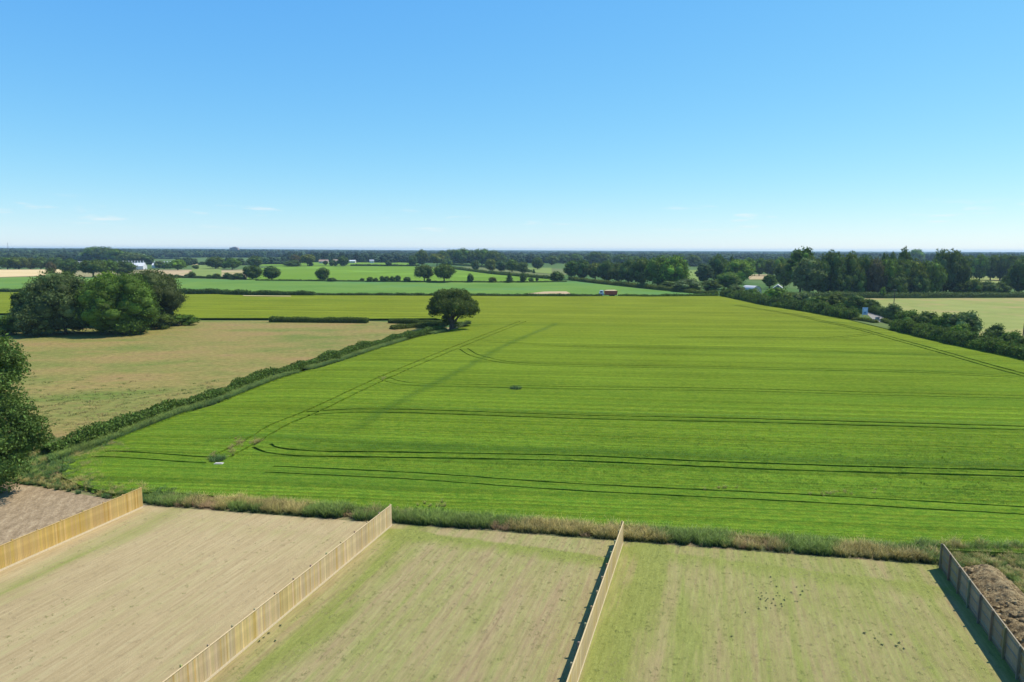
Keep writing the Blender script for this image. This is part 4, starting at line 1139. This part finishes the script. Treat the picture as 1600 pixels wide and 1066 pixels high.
rank = proto_collection('rank_tuft', [tuft_mesh('rank_tuft', 60, .36, .4, 1.2, .045, STRAWG, .9, 3, 1), tuft_mesh('rank_tuft', 60, .38, .4, 1.1, .05, GREENG, .9, 3, 2),
        tuft_mesh('rank_tuft', 50, .4, .3, 1.0, .05, RUSTG, 1.0, 3, 3), tuft_mesh('rank_tuft', 50, .34, .6, 1.35, .04, STRAWG, .7, 3, 4), tuft_mesh('rank_tuft', 60, .35, .4, .8, .10, NETTLE, .8, 3, 5)])
def along(a, b, n): t = rng.uniform(0, 1, n); return a[0]+(b[0]-a[0])*t, a[1]+(b[1]-a[1])*t
segs = [(F_END[0], F_END[1]), (F_END[1], F_END[2]), (F_END[2], F_END[3])]
X, Y = [], []
for a, b in segs:
    n = int(np.linalg.norm(b-a)*30); x, y = along(a, b, n); d = .75+rng.uniform(0, 1, n)*1.9
    X.append(x+FD[0]*d); Y.append(y+FD[1]*d)
# bank left of the first fence
bx, by_ = rng.uniform(-90, -31, 9000), rng.uniform(58, 80, 9000)
left_zone = [(-72, 79), (-90, 72), tuple(left_far-FD*.2), tuple(F_END[0]+FD*.5), (-30.5, 61.0), (-36, 62.8), (-41, 65.5), (-42.5, 69.0), (-41, 72), (-46, 77), (-50, 78)]
k = in_poly(bx, by_, left_zone); X.append(bx[k]); Y.append(by_[k])
# ground right of the last fence
bx, by_ = rng.uniform(30, 75, 16000), rng.uniform(22, 50, 16000)
right_zone = [(31.2, 50.0), tuple(F_END[3]+FR*.6-FD*.5), tuple(F_END[3]+FR*.6-FD*26), (75, 22), (90, 41), (46, 49)]
HEAP_A, HEAP_B = np.array(G(1535, 905)[:2]), np.array(G(1640, 1030)[:2])
dh = dist_line(bx, by_, [HEAP_A, HEAP_B])
k = in_poly(bx, by_, right_zone) & (dh > 1.7); X.append(bx[k]); Y.append(by_[k])
X, Y = np.concatenate(X), np.concatenate(Y)
s1 = fbm(X, Y, 4, 12, 3); s2 = vnoise(X, Y, 3.2, 33)
idx = np.where((s2 > .74) & (rng.random(len(X)) < .6), 2, np.where(s1 > .53, 1, 0)); idx = np.where((idx == 0) & (rng.random(len(X)) < .4), 3, idx)
zone_l = (X < -31) & (Y > 58); idx = np.where(zone_l & (rng.random(len(X)) < .55), 4, idx)
sc_ = rng.uniform(.5, .9, len(X))*(.70+.6*s1)
zone_r = (X > 31.5) & (Y < 49); idx = np.where(zone_r & (rng.random(len(X)) < .45), 0, idx); sc_ = np.where(zone_r, sc_*.55, sc_); sc_ = np.where(zone_l, sc_*.75, sc_)
sc_ = np.where(idx == 2, sc_*.8, sc_)
tag(scatter('rough_grass', rank, np.column_stack([X, Y, np.zeros(len(X))]), rng.uniform(0, 6.28, len(X)), sc_, idx), 'strip of tall rank grass with straw tops between lawns and barley', 'grass', kind='stuff')

# nettles and herbs at the hedge foot
PH = smooth_line(HEDGE_L, 1.0); n = 5200
i = rng.integers(0, len(PH)-1, n); base = PH[i]+(PH[i+1]-PH[i])*rng.uniform(0, 1, (n, 1))
off = rng.uniform(.9, 2.6, n); NB = np.array([.75, -.66]); Ppos = base+NB*off[:, None]
k = vnoise(Ppos[:, 0], Ppos[:, 1], 6, 3)+(Ppos[:, 1] < 95)*.25 > .42; Ppos = Ppos[k]
tag(scatter('nettles', rank, np.column_stack([Ppos, np.full(len(Ppos), .1)]), rng.uniform(0, 6, len(Ppos)), rng.uniform(.5, .95, len(Ppos)), np.where(rng.random(len(Ppos)) < .7, 4, 1)), 'bright green nettles along the foot of the long hedge', 'nettles', kind='stuff')
i = rng.integers(0, len(PH)-1, 5000); base = PH[i]+(PH[i+1]-PH[i])*rng.uniform(0, 1, (5000, 1)); Ppos = base-NB*rng.uniform(.9, 3.2, 5000)[:, None]
tag(scatter('hedge_side_grass', rank, np.column_stack([Ppos, np.full(len(Ppos), .0)]), rng.uniform(0, 6, len(Ppos)), rng.uniform(.4, .75, len(Ppos)), rng.choice([0, 1, 3], len(Ppos))), 'tall grass on the meadow side of the long hedge', 'grass', kind='stuff')

# barley standing in the near part of the field
bt = proto_collection('barley_tuft', [tuft_mesh('barley_tuft', 40, .45, .07, .19, .045, BARL, .9, 2, 10+q) for q in range(3)])
n = 150000
Dd = 50*np.exp(rng.uniform(0, math.log(150/44), n)); aa = rng.uniform(-.82, .82, n); X, Y = Dd*np.tan(aa)*1.0, Dd*.93
k = in_poly(X, Y, crop_outline) & (np.abs(X) < Y*.92+6)
for L_, wd in ribs: k &= dist_line(X, Y, L_) > wd+.22
de_ = dist_line(X, Y, crop_outline+crop_outline[:1])
k &= rng.random(n) < np.clip((84-Y)/32, .0, 1)*.75*np.where(de_ < 1.2, .8, np.clip((de_-9)/6, 0, .6))
X, Y = X[k], Y[k]
sc_ = rng.uniform(.75, 1.1, len(X))*(.85+.3*fbm(X, Y, 5, 2))
tag(scatter('barley', bt, np.column_stack([X, Y, CZ-.07-.40*(1-np.clip(dist_line(X, Y, crop_outline+crop_outline[:1])/6, 0, 1))]), rng.uniform(0, 6.28, len(X)), sc_, rng.integers(0, 3, len(X))), 'green barley ears rising over the near part of the field', 'barley', kind='stuff')

# pale laid stems where the sprayer turns
lx, ly = [], []
for (x, y, n_, sx_, sy_) in [(374, 691, 26, 5, 2.5), (399, 690, 26, 5, 2.2), (362, 704, 20, 4, 4), (333, 712, 14, 3, 3), (598, 591, 12, 4, 1.5), (1310, 770, 16, 26, 2), (680, 789, 10, 12, 2), (1120, 764, 8, 12, 1.5)]:
    for q in range(n_):
        p = G(x+random.gauss(0, sx_), y+random.gauss(0, sy_), CZ); lx.append(p.x); ly.append(p.y)
tag(scatter('laid_barley', rank, np.column_stack([lx, ly, np.full(len(lx), CZ-.1)]), rng.uniform(0, 6, len(lx)), rng.uniform(.22, .38, len(lx)), rng.choice([0, 3], len(lx))), 'small pale patches of laid barley on the tramline turns', 'barley', kind='stuff')

# thin new grass on the lawns
lt = proto_collection('lawn_tuft', [tuft_mesh('lawn_tuft', 16, .09, .015, .04, .014, LAWN, .8, 2, 20), tuft_mesh('lawn_tuft', 16, .10, .01, .035, .015, DRYL, 1.0, 2, 21), tuft_mesh('lawn_tuft', 18, .12, .015, .05, .016, LAWN, .9, 2, 22)])
n = 90000
X, Y = rng.uniform(-40, 36, n), rng.uniform(24, 58, n)
def side(p, e): return (X-e[0])*FR[0]+(Y-e[1])*FR[1]
fe = lambda i: (X-F_END[i][0])*FR[0]+(Y-F_END[i][1])*FR[1]
al = [(X-F_END[i][0])*FD[0]+(Y-F_END[i][1])*FD[1] for i in range(4)]
pl = np.where((fe(0) > .5) & (fe(1) < -.4), 1, np.where((fe(1) > .5) & (fe(2) < -.4), 2, np.where((fe(2) > .4) & (fe(3) < -.4), 3, 0)))
endd = np.interp(X, [F_END[q][0] for q in range(4)], [F_END[q][1] for q in range(4)])-Y
k = (pl > 0) & (endd > -.3); X, Y, pl, endd = X[k], Y[k], pl[k], endd[k]
acr = X*FR[0]+Y*FR[1]; alg = X*FD[0]+Y*FD[1]
st = fbm(acr*1.0, alg*.07, 1.2, 41, 3)
g = st+np.array([0, -.14, -.01, .06])[pl]+.1*(endd < 1.6)
u_ = rng.random(len(X)); idx = np.where(g > .5, 0, 1); idx = np.where((u_ < .12) & (pl > 1), 2, idx)
keep = rng.random(len(X)) < np.where(idx == 1, .15, .10)*np.where(pl == 1, .35, 1); X, Y, idx = X[keep], Y[keep], idx[keep]
tag(scatter('lawn_grass', lt, np.column_stack([X, Y, np.full(len(X), .04)]), rng.uniform(0, 6.28, len(X)), rng.uniform(.8, 1.6, len(X)), idx), 'thin new grass and dry thatch on the lawn plots', 'grass', kind='stuff')

# meadow heads
mt = proto_collection('meadow_tuft', [tuft_mesh('meadow_tuft', 26, .4, .06, .2, .05, MEAD, .7, 2, 30), tuft_mesh('meadow_tuft', 26, .4, .06, .2, .06, GREENM, .7, 2, 31), tuft_mesh('meadow_tuft', 26, .4, .08, .28, .05, STRAWG, .7, 2, 32)])
n = 20000
Dd = 66*np.exp(rng.uniform(0, math.log(225/66), n)); X = rng.uniform(-1.05, .15, n)*Dd; Y = Dd
k = in_poly(X, Y, meadow_outline) & (rng.random(n) < np.clip((120-Y)/50, 0, 1)*.8); X, Y = X[k], Y[k]
f_ = fbm(X, Y*1.6, 22, 8, 4); pg = np.clip((.60-f_)*3.2, .08, .85); u_ = rng.random(len(X)); idx = np.where(u_ < pg, 1, np.where(rng.random(len(X)) < .35, 2, 0))
tag(scatter('meadow_grass', mt, np.column_stack([X, Y, np.zeros(len(X))]), rng.uniform(0, 6.28, len(X)), rng.uniform(.6, 1.2, len(X))*np.clip(Y/80, 1, 2), idx), 'reddish seeding grass heads over the meadow', 'grass', kind='stuff')

# ------------------------------------------------------------------ soil heap by the right fence
def soil_heap():
    ax = HEAP_B-HEAP_A; Lh = np.linalg.norm(ax); ax /= Lh; nr = np.array([-ax[1], ax[0]]); nu, nv = 110, 46
    uu, vv = np.meshgrid(np.linspace(-1.4, Lh+1, nu), np.linspace(-2.0, 2.0, nv))
    p = HEAP_A+uu[..., None]*ax+vv[..., None]*nr
    prof = np.clip(1-(np.abs(vv)/(1.5+.5*vnoise(uu, vv*0, 1.6, 8)))**1.5, -.1, 1); endf = np.clip((uu+1.4)/1.6, 0, 1)**.7
    z = prof*endf*(1.0+.35*vnoise(uu, uu*0, 2.2, 5)) + (fbm(p[..., 0], p[..., 1], .7, 3, 5)-.5)*.75*np.clip(prof+.15, 0, 1)*endf
    V = np.dstack([p, np.maximum(z, -.05)]).reshape(-1, 3); V[:, 2] += .02
    ii = np.arange(nu*nv).reshape(nv, nu)
    return np_mesh('soil', V, np.stack([ii[:-1, :-1], ii[:-1, 1:], ii[1:, 1:], ii[1:, :-1]], -1).reshape(-1, 4)), ax, nr, Lh
M = Mat('turned_soil', .95, .05); n1 = M.noise(M.pos(), 2.5, 5, .75); n2 = M.noise(M.pos(), 14, 4, .8)
M.col(M.ramp(M.math('ADD', M.math('MULTIPLY', n1, .55), M.math('MULTIPLY', n2, .45)), [(.36, (.11, .075, .036, 1)), (.48, (.25, .175, .085, 1)), (.58, (.48, .36, .18, 1))])).bump(M.math('ADD', n1, n2), .12, 1)
SOILM = M.m
hm, hax, hnr, hL = soil_heap()
hr = empty('soil_heap', (0, 0, 0)); tag(hr, 'long heap of turned brown soil beside the rightmost fence', 'soil heap')
link('soil', hm, hr, SOILM)
iv, if_ = ico(); Vc, Fc = [], []; b = 0
for q in range(420):
    u1 = rng.uniform(-1.2, hL); v1 = rng.normal(0, .85); s_ = rng.uniform(.05, .22)*(1.5 if rng.random() < .1 else 1)
    zz = max(0, 1-(abs(v1)/1.7)**1.5)*1.05*min(1, (u1+1.4)/1.6)
    cc = HEAP_A+hax*u1+hnr*v1
    jj = 1+.5*(vnoise(iv[:, 0]*3+q, iv[:, 1]*3+iv[:, 2]*2, .8, q % 9)-.5)
    Vc.append(np.array([cc[0], cc[1], zz])+iv*jj[:, None]*s_*[1, 1, .7]); Fc.append(if_+b); b += len(iv)
tag(link('clods', np_mesh('clods', np.vstack(Vc), np.vstack(Fc)), hr, SOILM), kind='stuff')

# ------------------------------------------------------------------ small weeds on the greenest lawn
WEEDM = simple('weed_leaf', (.025, .055, .02, 1), .6, .2)
mb = MB(); rr = random.Random(4)
for q in range(9):
    a = q*2.4; l = rr.uniform(.05, .10); zt = rr.uniform(.03, .07); c_, s_ = math.cos(a), math.sin(a)
    mb.add([(0, 0, 0), (c_*l*.5-s_*l*.25, s_*l*.5+c_*l*.25, zt), (c_*l, s_*l, zt*.6), (c_*l*.5+s_*l*.25, s_*l*.5-c_*l*.25, zt)], [(0, 1, 2, 3)])
WEED = mb.mesh('weed'); WEED.materials.append(WEEDM)
wx = [(1210+rr.gauss(0, 24), 935+rr.gauss(0, 13)) for _ in range(40)]
for x, y in wx:
    p = G(x, y, .045); o = link('weed', WEED); o.location = p; o.rotation_euler.z = rr.uniform(0, 6); o.scale = [rr.uniform(.5, 1.2)]*3
    tag(o, 'small dark weed rosette in the scattered patch on the greenest lawn', 'weed', 'weeds in the middle of the greenest lawn')
wx = [(1367, 998), (1392, 992), (1400, 1010), (1378, 1008), (1143, 995), (1412, 1014), (1350, 990), (1405, 1005)]
for x, y in wx:
    p = G(x, y, .045); o = link('weed', WEED); o.location = p; o.rotation_euler.z = rr.uniform(0, 6); o.scale = [rr.uniform(.9, 1.6)]*3
    tag(o, 'dark weed rosette low on the greenest lawn, nearer the camera than the patch', 'weed', 'weeds near the bottom of the greenest lawn')
wx = [(412, 997), (420, 990), (438, 978), (405, 1003), (430, 1002)]
for x, y in wx:
    p = G(x, y, .045); o = link('weed', WEED); o.location = p; o.rotation_euler.z = rr.uniform(0, 6); o.scale = [rr.uniform(1, 1.5)]*3
    tag(o, 'dark weed at the foot of the second fence', 'weed', 'weeds along the second fence')

# stone block and bramble in the barley
PALE = simple('pale_concrete', (.42, .39, .33, 1))
p = G(342, 724.5, .6); mb = MB(); mb.box(-.45, .45, -.25, .25, -.5, .03); mb.box(-.36, .36, -.18, .18, .03, .08)
o = mb.build('drain_cover', PALE); o.location = p; tag(o, 'pale concrete block in the barley at the tramline corner', 'concrete block')
for (x, y, spr, lab) in [(340, 721, .8, 'dark weedy clump behind the pale block in the barley'), (806, 609, .9, 'small dark weed patch alone in the middle of the barley')]:
    o = link('weed_clump', tuft_mesh('weed_clump', 420, spr, .3, .75, .06, NETTLE, .8, 3, int(x))); o.location = G(x, y, .45); tag(o, lab, 'weeds')

# ------------------------------------------------------------------ lorry on the far lane
WHITE = simple('white_paint', (.75, .76, .78, 1), .35, .5, .05); BLUE = simple('blue_paint', (.05, .12, .38, 1), .35, .5, .05)
ORANGE = simple('orange_paint', (.33, .07, .035, 1), .5, .4, .2); DARKM = simple('black_rubber', (.02, .02, .02, 1), .8, .2)
GLASS = simple('dark_glass', (.03, .05, .08, 1), .1, .6); SOILL = simple('load', (.5, .38, .2, 1))
LP = G(951, 463.5); lr = empty('lorry', LP); tag(lr, 'tipper lorry with blue and white cab and orange body on the far lane', 'lorry')
# x along the lane, cab to the left
mb = MB(); mb.box(-4.3, 3.9, -1.0, 1.0, .75, 1.0); mb.build('chassis', DARKM, lr)
mb = MB(); mb.add([(-4.6,-1.2,.7),(-2.6,-1.2,.7),(-2.6,1.2,.7),(-4.6,1.2,.7),(-4.5,-1.2,1.9),(-2.6,-1.2,1.9),(-2.6,1.2,1.9),(-4.5,1.2,1.9),(-4.1,-1.12,3.0),(-2.7,-1.12,3.0),(-2.7,1.12,3.0),(-4.1,1.12,3.0)],
  [(0,3,2,1),(0,1,5,4),(1,2,6,5),(2,3,7,6),(3,0,4,7),(4,5,9,8),(5,6,10,9),(6,7,11,10),(7,4,8,11),(8,9,10,11)]); cab = mb.build('cab', WHITE, lr)
mb = MB(); mb.add([(-4.47,-1.21,1.95),(-3.1,-1.21,1.95),(-3.15,-1.15,2.75),(-4.18,-1.15,2.75)], [(0,1,2,3)]); mb.build('window', GLASS, cab)
mb = MB(); mb.add([(-4.52,-1.1,1.95),(-4.52,1.1,1.95),(-4.17,1.05,2.85),(-4.17,-1.05,2.85)], [(0,1,2,3)]); mb.build('windscreen', GLASS, cab)
mb = MB(); mb.box(-4.62, -2.58, -1.23, 1.23, .9, 1.5); mb.build('blue_panel', BLUE, cab)
mb = MB()
mb.add([(-1.9,-1.25,1.05),(3.9,-1.25,1.05),(3.9,1.25,1.05),(-1.9,1.25,1.05),(-2.2,-1.3,2.9),(4.1,-1.3,2.9),(4.1,1.3,2.9),(-2.2,1.3,2.9)], [(0,3,2,1),(0,1,5,4),(1,2,6,5),(2,3,7,6),(3,0,4,7)])
tb_ = mb.build('tipper_body', ORANGE, lr)
mb = MB(); mb.add([(-2.15,-1.25,2.85),(4.05,-1.25,2.85),(4.05,1.25,2.85),(-2.15,1.25,2.85),(-1,0,3.25),(3,0,3.3)], [(0,1,5,4),(1,2,5),(2,3,4,5),(3,0,4)]); mb.build('load', SOILL, tb_)
for q in range(5):
    mb = MB(); x = -1.6+q*1.3; mb.box(x, x+.12, -1.36, -1.26, 1.1, 2.88); mb.build('rib', ORANGE, tb_)
for x in (-3.7, .9, 2.3):
    for y in (-1.1, 1.1):
        mb = MB(); mb.tube([(x, y-.15, .52), (x, y+.15, .52)], [.52, .52], 14); wh = mb.build('wheel', DARKM, lr)
        mb = MB(); mb.tube([(x, y-.17*np.sign(-y), .52), (x, y+.17*np.sign(y), .52)], [.26, .26], 10); mb.build('rim', WHITE, wh)

# ------------------------------------------------------------------ buildings
ROOFG = simple('sheet_roof', (.50, .49, .46, 1), .6, .3, .1, 1.5); WALLP = simple('pale_wall', (.46, .43, .36, 1)); WALLB = simple('blue_grey_boards', (.13, .17, .21, 1)); TRIM = simple('white_trim', (.58, .58, .57, 1))
def gable_building(name, loc, rz, L_, W_, he, hr_, wall, roof, label, cat='barn', sheets=6, door=True, wins=0, chim=0, over=.3):
    r_ = empty(name, loc, rz); tag(r_, label, cat)
    mb = MB(); mb.add([(-L_/2,-W_/2,0),(L_/2,-W_/2,0),(L_/2,W_/2,0),(-L_/2,W_/2,0),(-L_/2,-W_/2,he),(L_/2,-W_/2,he),(L_/2,W_/2,he),(-L_/2,W_/2,he),(-L_/2,0,hr_),(L_/2,0,hr_)],
        [(0,3,2,1),(0,1,5,4),(2,3,7,6),(1,2,6,9,5),(3,0,4,8,7)]); wa = mb.build('wall', wall, r_)
    sl = math.hypot(W_/2, hr_-he); roofo = None
    for s in (-1, 1):
        mb = MB(); a = math.atan2(hr_-he, W_/2); t = .12
        y0, z0 = s*(W_/2+over), he-over*math.tan(a); xs_ = np.linspace(-L_/2-over, L_/2+over, sheets+1)
        for q in range(sheets):
            x0, x1 = xs_[q], xs_[q+1]-.03
            mb.add([(x0,y0,z0+.03),(x1,y0,z0+.03),(x1,0,hr_+.03),(x0,0,hr_+.03),(x0,y0,z0+.03+t),(x1,y0,z0+.03+t),(x1,0,hr_+.03+t),(x0,0,hr_+.03+t)],
                   [(0,3,2,1),(4,5,6,7),(0,1,5,4),(1,2,6,5),(2,3,7,6),(3,0,4,7)])
        roofo = mb.build('roof', roof, r_)
    if door:
        mb = MB(); mb.box(-W_*.16, W_*.16, -.05, .05, 0, he*.8); d_ = mb.build('door', TRIM if wall is WALLB else DARKM, r_); d_.location = (-L_/2-.03, 0, 0); d_.rotation_euler.z = math.pi/2
    for q in range(wins):
        mb = MB(); mb.box(-.6, .6, -.04, .04, 0, 1.0); d_ = mb.build('window', GLASS, r_); d_.location = (-L_/2+(q+.5)*L_/wins, -W_/2-.03, he*.45)
    for q in range(chim):
        mb = MB(); mb.tube([(0,0,0),(0,0,1.8)], [.45,.45], 8); mb.tube([(0,0,1.8),(0,0,2.2)], [.7,.3], 8); d_ = mb.build('ridge_vent', TRIM, r_); d_.location = (-L_/2+(q+.5)*L_/chim, 0, hr_-.1)
    return r_
# pale hoop barn
p = G(1174, 461); rt = empty('hoop_barn', p, rad(-60)); tag(rt, 'pale curved-roof barn rising behind the top of the right hedgerow', 'barn')
prof = [(math.cos(t)*3.0, 2.0+math.sin(t)*2.6) for t in np.linspace(0, math.pi, 11)]; Lb_ = 7
mb = MB(); pr = [(3.0, 0)]+prof+[(-3.0, 0)]
for x in (-Lb_/2, Lb_/2): mb.add([(x, a, b) for a, b in pr], [tuple(range(len(pr)))[::(1 if x > 0 else -1)]])
mb.build('end_wall', WALLP, rt)
mb = MB()
for q in range(6):
    x0 = -Lb_/2-.2+q*(Lb_+.4)/6; x1 = x0+(Lb_+.4)/6-.04
    for (a, b), (c_, d_) in zip(pr[:-1], pr[1:]):
        mb.add([(x0,a*1.03,b*1.03+.02),(x1,a*1.03,b*1.03+.02),(x1,c_*1.03,d_*1.03+.02),(x0,c_*1.03,d_*1.03+.02)], [(0,1,2,3)])
mb.build('roof', ROOFG, rt)
mb = MB(); mb.box(-.04, .04, -1.1, 1.1, 0, 2.6); d_ = mb.build('door', DARKM, rt); d_.location.x = -Lb_/2-.06
gable_building('barn', G(1215, 461), rad(68), 8, 5.4, 3.2, 5.2, WALLB, ROOFG, 'blue-grey gabled barn with pale roof edge behind the right hedgerow')
gable_building('shed', G(200, 421), rad(12), 34, 14, 3.6, 7.0, TRIM, simple('white_roof', (.56, .56, .55, 1)), 'long white shed with row of roof vents beyond the clump', 'shed', 10, True, 0, 12)
gable_building('shed', G(257, 418.5), rad(10), 24, 10, 3, 5.6, TRIM, simple('white_roof', (.56, .56, .55, 1)), 'smaller white shed with roof vents, right of the long one', 'shed', 8, False, 0, 7)
gable_building('shed', G(132, 417), rad(5), 26, 10, 4.4, 6.4, simple('grey_wall', (.16, .15, .14, 1)), simple('grey_roof', (.36, .35, .34, 1)), 'grey low-roofed shed left of the white sheds', 'shed', 8, False)
gable_building('house', G(506, 411.5), rad(5), 14, 7, 3, 5.6, WALLP, simple('clay_roof', (.34, .22, .16, 1)), 'small far house with pinkish roof above the bright field', 'house', 5, False, 3)
gable_building('house', G(526, 411.5), rad(-5), 11, 7, 3.4, 6, WALLP, simple('brown_roof', (.40, .28, .2, 1)), 'far house half hidden by the dark round tree', 'house', 5, False, 3)
gable_building('shed', G(548, 411), rad(0), 16, 8, 3, 4.6, WALLP, simple('pale_roof', (.55, .55, .55, 1)), 'pale flat shed right of the dark round tree', 'shed', 5, False)
gable_building('house', G(581, 411), rad(10), 7, 6, 3, 5.4, TRIM, simple('grey_slate', (.3, .3, .32, 1)), 'tiny white house on the far hedge line', 'house', 4, False, 2)
# distant tower block
p = G(367, 397.5); tw = empty('tower_block', p); tag(tw, 'pinkish tower block on the left skyline', 'building')
PINK = simple('pink_concrete', (.36, .27, .27, 1)); mb = MB(); mb.box(-17, 15, -8, 8, 0, 26); mb.box(-6, 8, -6, 6, 26, 29); mb.build('wall', PINK, tw)
for fl in range(5):
    mb = MB(); mb.box(-15, 13, -8.15, -8.02, 4+fl*4.2, 5.8+fl*4.2); mb.build('window', GLASS, tw)
# mast
p = G(14, 403); ms = empty('radio_mast', p); tag(ms, 'thin lattice mast at the far left skyline', 'mast')
top_h = CAM_H+ray(14, 379).z*p.y/ray(14, 379).y
STEEL = simple('grey_steel', (.25, .27, .3, 1), .5, .5)
mb = MB(); w_ = .6
for a in range(3):
    x, y = math.cos(a*2.094)*w_, math.sin(a*2.094)*w_; mb.tube([(x, y, 0), (x*.3, y*.3, top_h)], [.22, .16], 5)
mb.build('leg', STEEL, ms)
mb = MB()
for q in range(12):
    z0, z1 = top_h*q/12, top_h*(q+1)/12; k0, k1 = 1-.7*q/12, 1-.7*(q+1)/12
    for a in range(3):
        b = (a+1) % 3 if q % 2 else (a+2) % 3
        mb.tube([(math.cos(a*2.094)*w_*k0, math.sin(a*2.094)*w_*k0, z0), (math.cos(b*2.094)*w_*k1, math.sin(b*2.094)*w_*k1, z1)], [.08, .08], 4)
tag(mb.build('lattice', STEEL, ms), kind='stuff')
# telegraph poles
def pole(px, by, ty, lab, arm=True):
    p = G(px, by); h = CAM_H+ray(px, ty).z*p.y/ray(px, ty).y
    r_ = empty('telegraph_pole', p); tag(r_, lab, 'pole', 'wooden poles near the right hedgerow')
    mb = MB(); mb.tube([(0,0,0),(0,0,h)], [.17,.11], 8); mb.build('shaft', BARK, r_)
    if arm:
        mb = MB(); mb.box(-.8, .8, -.07, .07, h-.45, h-.3); ar = mb.build('crossarm', BARK, r_)
        for x in (-.7, -.25, .25, .7):
            mb = MB(); mb.tube([(x,0,h-.3),(x,0,h-.14)], [.04,.06], 6); mb.build('insulator', TRIM, ar)
pole(1396, 483, 452, 'wooden telegraph pole standing in the pasture behind a rounded shrub')
pole(1598, 532, 505, 'dark wooden pole at the right frame edge behind the hedgerow', False)
pole(1256, 462, 449, 'pale slim pole in front of the dark trees right of the barns', False)
# sign at the entrance
p = G(1351, 495); sg = empty('sign_board', p, rad(10)); tag(sg, 'pale blue upright sign board on posts beside the gravel entrance', 'sign')
SKYB = simple('light_blue_panel', (.36, .52, .66, 1), .4, .4, .05)
for x in (-.95, .95):
    mb = MB(); mb.box(x-.06, x+.06, -.06, .06, 0, 3.2); mb.build('post', TRIM, sg)
mb = MB(); mb.box(-1.0, 1.0, -.13, -.07, .65, 3.2); pn = mb.build('panel', SKYB, sg)
mb = MB(); mb.box(-.62, .58, -.15, -.135, 2.0, 2.75); mb.build('picture_panel', simple('white_panel', (.62, .70, .76, 1)), pn)
mb = MB(); mb.box(-.55, .35, -.15, -.135, 1.1, 1.6); mb.build('text_panel', simple('dark_blue_panel', (.10, .2, .34, 1)), pn)
# pale kerb stones at the entrance
for q, (x, y) in enumerate([(1371, 499), (1376, 501.5)]):
    mb = MB(); mb.box(-.7, .7, -.35, .35, 0, .7); mb.box(-.55, .55, -.25, .25, .7, .78); o = mb.build('concrete_block', PALE); o.location = G(x, y); o.rotation_euler.z = .5+q*.3
    tag(o, ['left', 'right'][q]+' pale concrete block guarding the gravel entrance', 'concrete block')

# ------------------------------------------------------------------ haze
M = bpy.data.materials.new('haze'); M.use_nodes = True; nt = M.node_tree; nt.nodes.clear()
o_ = nt.nodes.new('ShaderNodeOutputMaterial'); pv = nt.nodes.new('ShaderNodeVolumePrincipled')
pv.inputs['Color'].default_value = (.55, .80, 1.0, 1); pv.inputs['Density'].default_value = .00009; pv.inputs['Anisotropy'].default_value = .2
nt.links.new(pv.outputs[0], o_.inputs['Volume'])
mb = MB(); mb.box(-9300, 9300, -320, 9300, -1.5, 34)
tag(mb.build('haze', M), kind='stuff')
